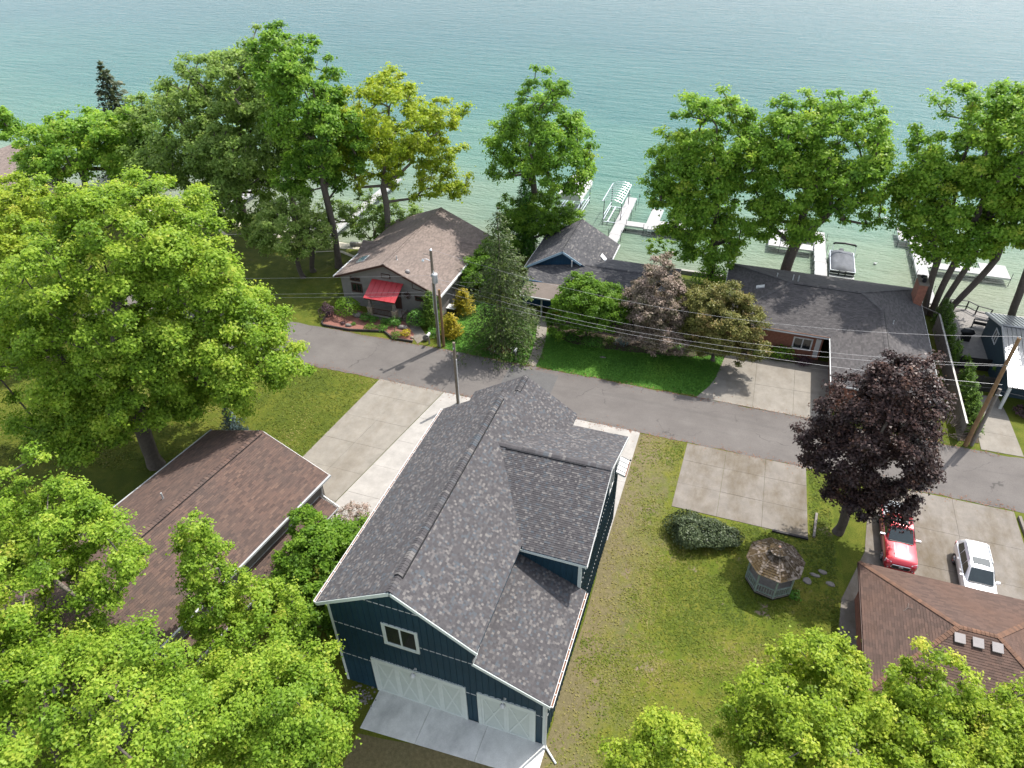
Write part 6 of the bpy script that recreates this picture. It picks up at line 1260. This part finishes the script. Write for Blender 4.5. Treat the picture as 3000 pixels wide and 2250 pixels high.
def lift(label, x0, x1, y0, y1, cover):
    cx, cy = (x0 + x1) / 2, (y0 + y1) / 2; t = Thing('boat_lift', label, 'boat lift', (cx, cy, LAKE), 0, 'boat lifts'); zt = 2.55
    i0, i1, j0, j1 = x0 + .1, x1 - .1, y0 + .6, y1 - .6
    for px in (i0, i1):
        for py in (j0, j1): MB().tube([(px, py, -1.9), (px, py, zt - .12)], .045, 6).go('leg', M['darkalu'], t)
    m = MB()
    for py in (j0, j1): m.bar((i0, py, -.3), (i1, py, -.3), .1, .12)
    for px in (i0, i1): m.bar((px, j0, -.1), (px, j1, -.1), .08, .1); m.bar((px, j0, .55), (px, j1, .35), .07, .08)
    m.bar((cx - .5, j0, -.25), (cx - .5, j1, -.25), .14, .1).bar((cx + .5, j0, -.25), (cx + .5, j1, -.25), .14, .1); m.go('cradle', M['alu'], t)
    zz = lambda u: zt + .34 * (1 - u * u)
    if cover:
        V = []; n = 12; prof = [(-1.02, -.85), (-1.0, -.05)] + [(u, 0) for u in np.linspace(-.96, .96, 11)] + [(1.0, -.05), (1.02, -.85)]
        ys = [y0 + (y1 - y0) * k / 8 for k in range(9)]; mm = MB()
        for yy in ys:
            e = 1 if yy in (ys[0], ys[-1]) else 0
            mm.v += [(cx + u * (x1 - x0) / 2, yy, (zz(min(1, abs(u))) - .02 + d - .05 * e)) for u, d in prof]
        k = len(prof)
        for i in range(8): mm.f += [(i * k + j, i * k + j + 1, (i + 1) * k + j + 1, (i + 1) * k + j) for j in range(k - 1)]
        for yy in (ys[0], ys[-1]):
            b = len(mm.v); mm.v += [(cx + u * (x1 - x0) / 2, yy, zz(min(1, abs(u))) - .07 + d) for u, d in prof[1:-1]] + [(cx + (x1 - x0) / 2, yy, zt - .7), (cx - (x1 - x0) / 2, yy, zt - .7)]
            mm.f.append(tuple(range(b, len(mm.v))))
        mm.go('canopy', M['vinyl'], t, smooth=True, angle=40)
    else:
        for k in range(9):
            yy = y0 + (y1 - y0) * k / 8; MB().tube([(cx + u * (x1 - x0) / 2, yy, zz(u)) for u in np.linspace(-1, 1, 9)], .028, 5).go('canopy_bow', M['alu'], t)
        for px in (x0, x1): MB().bar((px, y0, zt), (px, y1, zt), .07, .08).go('canopy_rail', M['alu'], t)
    w_ = MB().tube([(i1 + .1 + .18 * math.cos(a), j1 - .1, 1.5 + .18 * math.sin(a)) for a in [q * math.pi / 8 for q in range(17)]], .02, 5); w_.go('winch_wheel', M['vinyl'], t)
    return t
lift('bare boat lift frame with curved canopy bows beside the long dock', -.42, 1.9, 62.2, 68.0, False)
lift('boat lift with white vinyl canopy near the lone maple', -6.1, -3.3, 62.9, 69.0, True)
def pontoon(x, y):
    t = Thing('pontoon_boat', 'pontoon boat under a charcoal cover moored beside the white dock', 'boat', (x, y, LAKE), 0); zb = LAKE
    for s in (-.85, .85):
        MB().tube([(x + s, y - 3.1, zb + .35), (x + s, y - 2.7, zb + .18), (x + s, y + 2.9, zb + .18)], [.06, .3, .3], 14).go('pontoon', M['alu'], t, smooth=True, angle=40)
    MB().box(x - 1.22, x + 1.22, y - 2.75, y + 2.7, zb + .5, zb + .58).go('deck', M['white'], t)
    for a, b in (((-1.18, -2.3), (1.18, -2.3)), ((-1.18, -2.3), (-1.18, 2.3)), ((1.18, -2.3), (1.18, 2.3)), ((-1.18, 2.3), (1.18, 2.3))):
        MB().bar((x + a[0], y + a[1], zb + .86), (x + b[0], y + b[1], zb + .86), .05, .54).go('side_panel', M['blackp'], t)
        MB().bar((x + a[0] * 1.02, y + a[1] * 1.015, zb + .78), (x + b[0] * 1.02, y + b[1] * 1.015, zb + .78), .06, .09).bar((x + a[0] * 1.02, y + a[1] * 1.015, zb + 1.12), (x + b[0] * 1.02, y + b[1] * 1.015, zb + 1.12), .06, .05).go('rail', M['alu'], t)
    V = []; nx, ny = 13, 19; F = []
    for j in range(ny):
        for i in range(nx):
            u, v = -1 + 2 * i / (nx - 1), -1 + 2 * j / (ny - 1); e = max(abs(u), abs(v)); q = (1 - abs(u) ** 6) * (1 - abs(v) ** 6)
            corner = 1 - .10 * (abs(u) ** 3) * (abs(v) ** 3)
            zc = zb + 1.14 + (.42 + .10 * v - .14 * abs(u) + .05 * math.sin(3 * u + 5 * v) + .05 * math.sin(7 * u - 4 * v) * (1 - abs(u)) + .03 * math.sin(13 * u + 9 * v)) * q - (.12 if e > .99 else 0)
            V.append((x + u * 1.27 * corner, y + v * 2.4 * corner - .05, zc))
    F = [(j * nx + i, j * nx + i + 1, (j + 1) * nx + i + 1, (j + 1) * nx + i) for j in range(ny - 1) for i in range(nx - 1)]
    finish('boat_cover', V, F, M['tarp'], t, smooth=True)
    MB().tube([(x - 1.15, y + .9, zb + 1.1), (x - 1.12, y + 1.5, zb + 2.35)], .025, 6).go('canopy_frame', M['alu'], t); MB().tube([(x + 1.15, y + .9, zb + 1.1), (x + 1.12, y + 1.5, zb + 2.35)], .025, 6).go('canopy_frame', M['alu'], t)
    MB().tube([(x - 1.15, y + 1.5, zb + 2.3), (x - 1.0, y + 1.5, zb + 2.42), (x, y + 1.5, zb + 2.5), (x + 1.0, y + 1.5, zb + 2.42), (x + 1.15, y + 1.5, zb + 2.3)], .11, 8).go('folded_canopy', M['blackp'], t, smooth=True)
    MB().box(x - .2, x + .2, y + 2.7, y + 3.15, zb + .55, zb + 1.15).box(x - .08, x + .08, y + 2.8, y + 3.0, zb - .4, zb + .55).go('outboard_motor', M['blackp'], t)
    for s in (-.35, .3): MB().box(x + s - .05, x + s + .05, y - 2.42, y - 2.3, zb + .55, zb + 1.15).go('gate_post', M['blackp'], t)
    MB().tube([(x + 1.2, y + 1.0, zb + .9), (x + 1.45, y + 1.4, zb + 1.5)], .02, 5).go('pole_holder', M['blackp'], t)
pontoon(26.65, 58.9)
def gull(label, x, y, on=LAKE):
    t = Thing('gull', label, 'bird', (x, y, on), random.uniform(0, 6), 'white gulls on the water', local=True)
    MB().lathe((0, 0, .02), [(.02, 0), (.13, .05), (.15, .1), (.1, .17), (.02, .2)], 10).lathe((.17, 0, .17), [(.02, 0), (.06, .05), (.05, .1), (.01, .13)], 8).tube([(-.1, 0, .13), (-.3, 0, .17)], [.07, .02], 6).tube([(.2, 0, .23), (.3, 0, .22)], [.02, .008], 5).go('body', M['white'], t, smooth=True)
gull('white gull floating right of the pontoon boat', 30.3, 61.5); gull('white gull in the shallows behind the brick house roof', 29.8, 55.6); gull('white gull farther out past the pontoon boat', 32.2, 74.5)

# ================================================================== fence, deck and yard by the cabin
fe = Thing('fence', 'long weathered board fence with pale top rail along the brick house', 'fence', (34.4, 40, 0))
MB().bar((34.4, 31.8, 1.78), (34.4, 48.0, 1.78), .14, .045).go('top_rail', simple('sun bleached rail', (.42, .40, .36), .85, var=.45, scale=1.6, fine=.3), fe)
MB().bar((34.4, 48.0, 1.78), (33.0, 49.0, 1.78), .12, .045).go('top_rail', M['oldwood'], fe)
for k in range(8): MB().box(34.34, 34.46, 31.85 + k * 2.3, 31.97 + k * 2.3, 0, 1.75).go('fence_post', M['oldwood'], fe)
MB().bar((34.44, 31.85, .4), (34.44, 48, .4), .04, .09).bar((34.44, 31.85, 1.5), (34.44, 48, 1.5), .04, .09).go('rail', M['oldwood'], fe)
b0 = MB().box(-.011, .011, -.07, .07, .05, 1.74).go('board', M['oldwood'], None); b0.parent = fe.o; b0.location = (-.04, -8.1, 0)
for k in range(1, 108): share(b0, fe, loc=(-.04 + random.uniform(-.006, .006), -8.1 + k * .15, random.uniform(-.02, .01)))
dk = Thing('deck', 'grey boarded lakeside deck with dark rails beside the cabin', 'deck', (37.6, 47, 0))
MB().box(35.7, 39.4, 42.8, 52.0, .3, .5).box(35.8, 35.95, 42.9, 43.05, 0, .3).box(39.2, 39.35, 42.9, 43.05, 0, .3).go('frame', M['darkwood'], dk)
b0 = MB().box(-1.88, 1.88, -.068, .068, 0, .035).go('plank', M['deckwood'], None); b0.parent = dk.o; b0.location = (-.04, -4.12, .502)
for k in range(1, 64): share(b0, dk, loc=(-.04, -4.12 + k * .1445, .502 + random.uniform(-.003, .003)))
MB().bar((35.72, 42.9, 1.42), (35.72, 49.3, 1.42), .13, .04).bar((35.72, 49.3, 1.42), (36.9, 50.2, 1.42), .12, .04).go('grey_rail', M['oldwood'], dk)
for (a, b) in (((36.0, 51.9), (37.5, 52.0)), ((37.5, 52.0), (38.2, 51.3)), ((38.2, 51.3), (39.4, 50.9)), ((36.0, 51.9), (35.75, 49.4))):
    MB().bar((a[0], a[1], 1.42), (b[0], b[1], 1.42), .1, .05).bar((a[0], a[1], .85), (b[0], b[1], .85), .07, .07).go('dark_rail', M['darkwood'], dk)
for q in ((36.0, 51.9), (37.5, 52.0), (38.2, 51.3), (39.3, 50.9), (35.74, 49.4), (35.74, 47), (35.74, 45), (35.74, 43)): MB().box(q[0] - .05, q[0] + .05, q[1] - .05, q[1] + .05, .537, 1.4).go('rail_post', M['darkwood'], dk)
st = Thing('garden_screen', 'dark stained bench like frame at the lake end of the deck', 'bench', (38.4, 49.4, .537)); MB().bar((37.6, 49.0, 1.3), (39.2, 48.8, 1.3), .3, .06).bar((37.6, 49.0, 1.3), (37.5, 48.6, .54), .1, .1).bar((39.2, 48.8, 1.3), (39.3, 48.5, .54), .1, .1).bar((37.6, 49.0, .9), (39.2, 48.8, .9), .06, .3).go('frame', M['darkwood'], st)
gr = Thing('grill', 'black covered barbecue grill on the grey deck', 'grill', (36.6, 46.2, .537)); MB().box(36.25, 36.95, 45.95, 46.45, .537, 1.2).go('cabinet', M['blackp'], gr); q = MB().tube([(36.15, 46.2, 1.25), (36.3, 46.2, 1.42), (36.9, 46.2, 1.42), (37.05, 46.2, 1.25)], [.2, .3, .3, .2], 12); q.go('lid_cover', M['blackp'], gr, smooth=True, angle=50)
gt = Thing('slatted_gate', 'near black horizontal slat gate across the cabin walk', 'gate', (36.6, 39.1, 0))
for k in range(11): MB().bar((35.6, 39.12, .12 + k * .135), (37.9, 39.12, .12 + k * .135), .03, .1).go('slat', M['darkwood'], gt)
for px in (35.6, 36.75, 37.9): MB().box(px - .05, px + .05, 39.14, 39.24, 0, 1.6).go('post', M['darkwood'], gt)
gt2 = Thing('dark_fence', 'near black solid fence panel at the deck corner', 'fence', (36.9, 42.2, 0))
for k in range(9): MB().bar((35.6, 42.1, .12 + k * .135), (38.0, 42.3, .12 + k * .135), .03, .125).go('slat', M['darkwood'], gt2)

# ================================================================== grey house front bed and kerbside things
BED = [(-20.5, 31.35), (-20.2, 31.25), (-17.5, 31.25), (-15.0, 31.85), (-14.2, 32.05), (-13.6, 31.7), (-12.9, 31.2), (-10.9, 31.3), (-11.4, 32.6), (-13.2, 34.2), (-16.9, 34.4), (-19.6, 34.9), (-20.9, 33.6)]
sheet('mulch_bed', ragged(BED, .04, .3), .07, M['mulch'], thick=.1)
m = MB(); E_ = [(-20.9, 33.4), (-20.6, 31.5), (-20.2, 31.2), (-17.5, 31.2), (-15.0, 31.8), (-14.2, 32.0), (-13.6, 31.65), (-12.9, 31.15), (-10.9, 31.25)]
for a, b in zip(E_, E_[1:]): m.bar((a[0], a[1], .1), (b[0], b[1], .1), .12, .24)
single(m.go('bed_edging', M['darkedge']), 'dark timber edging curving round the red mulch bed', 'edging')
sheet('spruce_bed', [(-2.9 + 1.1 * math.cos(a) * random.uniform(.9, 1.1), 32.6 + .75 * math.sin(a)) for a in [k * .42 for k in range(15)]], .05, M['mulch'], thick=.08)
sheet('garden_bed', ragged([(.7, 36.4), (3.3, 35.55), (6.5, 35.7), (10.2, 36.1), (13.5, 36.7), (16.3, 37.9), (16.3, 39.6), (.2, 40.8), (.2, 38)], .08, .4), .04, M['soil'], thick=.06)
sheet('corner_bed', ragged([(16.7, 38.4), (19.3, 38.5), (22.4, 38.6), (25.2, 39.1), (25.2, 39.6), (16.0, 39.6)], .05, .4), .05, M['soil'], thick=.06)
sheet('fence_bed', ragged([(34.5, 31.9), (35.8, 32.0), (35.9, 40), (35.6, 48), (34.5, 48)], .06, .5), .05, M['soil'], thick=.06)
def rock(label, x, y, rx, ry, rz, z=.06, mat='stone', group='boulders and stones', flat=False):
    m = MB(); n = 9; ph = [random.uniform(0, 6.28) for _ in range(4)]
    prof = [(.55, -.1), (.95, .15), (1, .45), (.78, .8), (.4, .98)] if not flat else [(.96, -.3), (1, .6), (.92, 1.0), (.5, 1.05)]
    for r, h in prof:
        for k in range(n):
            a = 2 * math.pi * k / n; j = 1 + .13 * math.sin(2 * a + ph[0]) + .1 * math.sin(3 * a + ph[1] + h * 3); m.v.append((x + rx * r * j * math.cos(a), y + ry * r * j * math.sin(a), z + rz * h * (1 + .1 * math.sin(a + ph[2]))))
    for i in range(len(prof) - 1): m.f += [(i * n + k, i * n + (k + 1) % n, (i + 1) * n + (k + 1) % n, (i + 1) * n + k) for k in range(n)]
    m.f.append(tuple((len(prof) - 1) * n + k for k in range(n)))
    single(m.go('stone', M[mat], smooth=flat), label, 'stone', group)
rock('boulder between the round shrub and the left porch pier', -17.95, 33.7, .55, .35, .42)
rock('small boulder in the mulch beside the tiny round plant', -17.9, 31.85, .3, .22, .24)
rock('pale flat boulder right of the largest porch shrub', -12.75, 33.1, .5, .34, .3)
rock('small pale stone at the walk end of the mulch bed', -11.2, 31.8, .17, .15, .2, mat='ledge'); rock('smallest pale stone by the road beside the walk', -11.0, 31.4, .13, .11, .13, mat='ledge')
rock('upright grey stone beside the mailbox', -9.85, 31.9, .24, .2, .62)
rock('white stone under the spruce, left one', -3.6, 32.3, .2, .14, .14, mat='white'); rock('white stone under the spruce, middle one', -3.1, 32.15, .18, .12, .12, mat='white'); rock('red brown stone under the spruce', -2.3, 32.2, .26, .16, .14, mat='mulch')
for k, (sx_, sy_, a_, b_, lb) in enumerate(((23.75, 14.75, .24, .3, 'stepping stone nearest the gazebo'), (24.2, 15.35, .3, .16, 'long stepping stone, second from the gazebo'), (24.65, 15.75, .3, .17, 'stepping stone third from the gazebo'), (25.1, 14.95, .26, .2, 'round stepping stone nearest the cottage path'))):
    rock(lb, sx_, sy_, a_, b_, .06, 0, 'stone', 'stepping stones by the gazebo', True)
rock('flat grey stone set in the front lawn', 6.3, 34.3, .28, .12, .05, 0, 'stone', 'stepping stones by the gazebo', True)
def mailbox(label, x, y, mat):
    t = Thing('mailbox', label, 'mailbox', (x, y, 0), 0, 'kerbside mailboxes'); MB().box(x - .05, x + .05, y + .05, y + .15, 0, .95).go('post', M['oldwood'], t)
    m = MB(); n = 9
    for yy in (y - .22, y + .3): m.v += [(x - .11, yy, .95), (x + .11, yy, .95)] + [(x + .11 * math.cos(a), yy, 1.08 + .11 * math.sin(a)) for a in [k * math.pi / (n - 1) for k in range(n)]]
    k = n + 2; m.f += [tuple(range(k)), tuple(range(2 * k - 1, k - 1, -1))] + [(i, k + i, k + (i + 1) % k, (i + 1) % k) for i in range(k)]
    m.go('box', M[mat], t); MB().box(x - .09, x + .09, y - .235, y - .222, .97, 1.12).go('door', M['blackp'], t); return t
mailbox('pale mailbox on a post at the foot of the transformer pole', -9.3, 31.4, 'white'); mailbox('small grey mailbox at the kerb by the spruce', -.95, 31.45, 'galv')
ac = Thing('air_conditioner', 'black air conditioner unit with pale round top at the grey house wall', 'machine', (-9.3, 37.0, 0)); MB().box(-9.75, -8.9, 36.6, 37.4, .05, .78).go('cabinet', M['blackp'], ac); MB().box(-9.78, -8.87, 36.57, 37.43, .78, .84).go('top', M['white'], ac)
MB().tube([(-9.32 + .27 * math.cos(a), 37 + .25 * math.sin(a), .86) for a in [k * math.pi / 8 for k in range(17)]], .03, 5).lathe((-9.32, 37, .842), [(.1, 0), (.08, .03)], 10).go('fan_guard', M['galv'], ac); MB().box(-9.95, -8.7, 36.4, 37.6, -.02, .05).go('pad', M['conc_old'], ac)
bn = Thing('bin', 'black bin beside the grey house wall near the air conditioner', 'bin', (-9.4, 39.4, 0)); MB().lathe((-9.4, 39.4, 0), [(.26, 0), (.32, .9), (.34, .92), (.34, .98)], 12).go('bin_body', M['blackp'], bn)
for (a, b, lb) in (((24.1, 18.5), (24.27, 20.7), 'weathered timber lying along the right edge of the parking pad'), ((21.5, 18.2), (23.75, 18.2), 'dark timber along the lower edge of the parking pad')):
    single(MB().bar((a[0], a[1], .08), (b[0], b[1], .08), .15, .16).go('timber', M['oldwood'] if a[0] > 24 else M['darkwood']), lb, 'timber', 'landscape timbers')
single(MB().bar((37.1, 24.6, .1), (37.25, 21.5, .1), .18, .22).go('kerb', M['conc_pad']), 'short concrete kerb at the right of the car court', 'kerb')
# broken rubble and bare soil by the barn's left front corner
m = MB()
for k in range(90):
    x0, y0 = random.gauss(1.2, .35), random.gauss(-.75, .45); s = random.uniform(.03, .09); m.lathe((x0, y0, 0), [(s, 0), (s * .8, s * .5), (s * .3, s * .7)], 5, random.uniform(0, 6))
m.go('rubble', M['stone'], kind='stuff')
for o in bpy.data.objects:
    if '_off' in o: del o['_off']
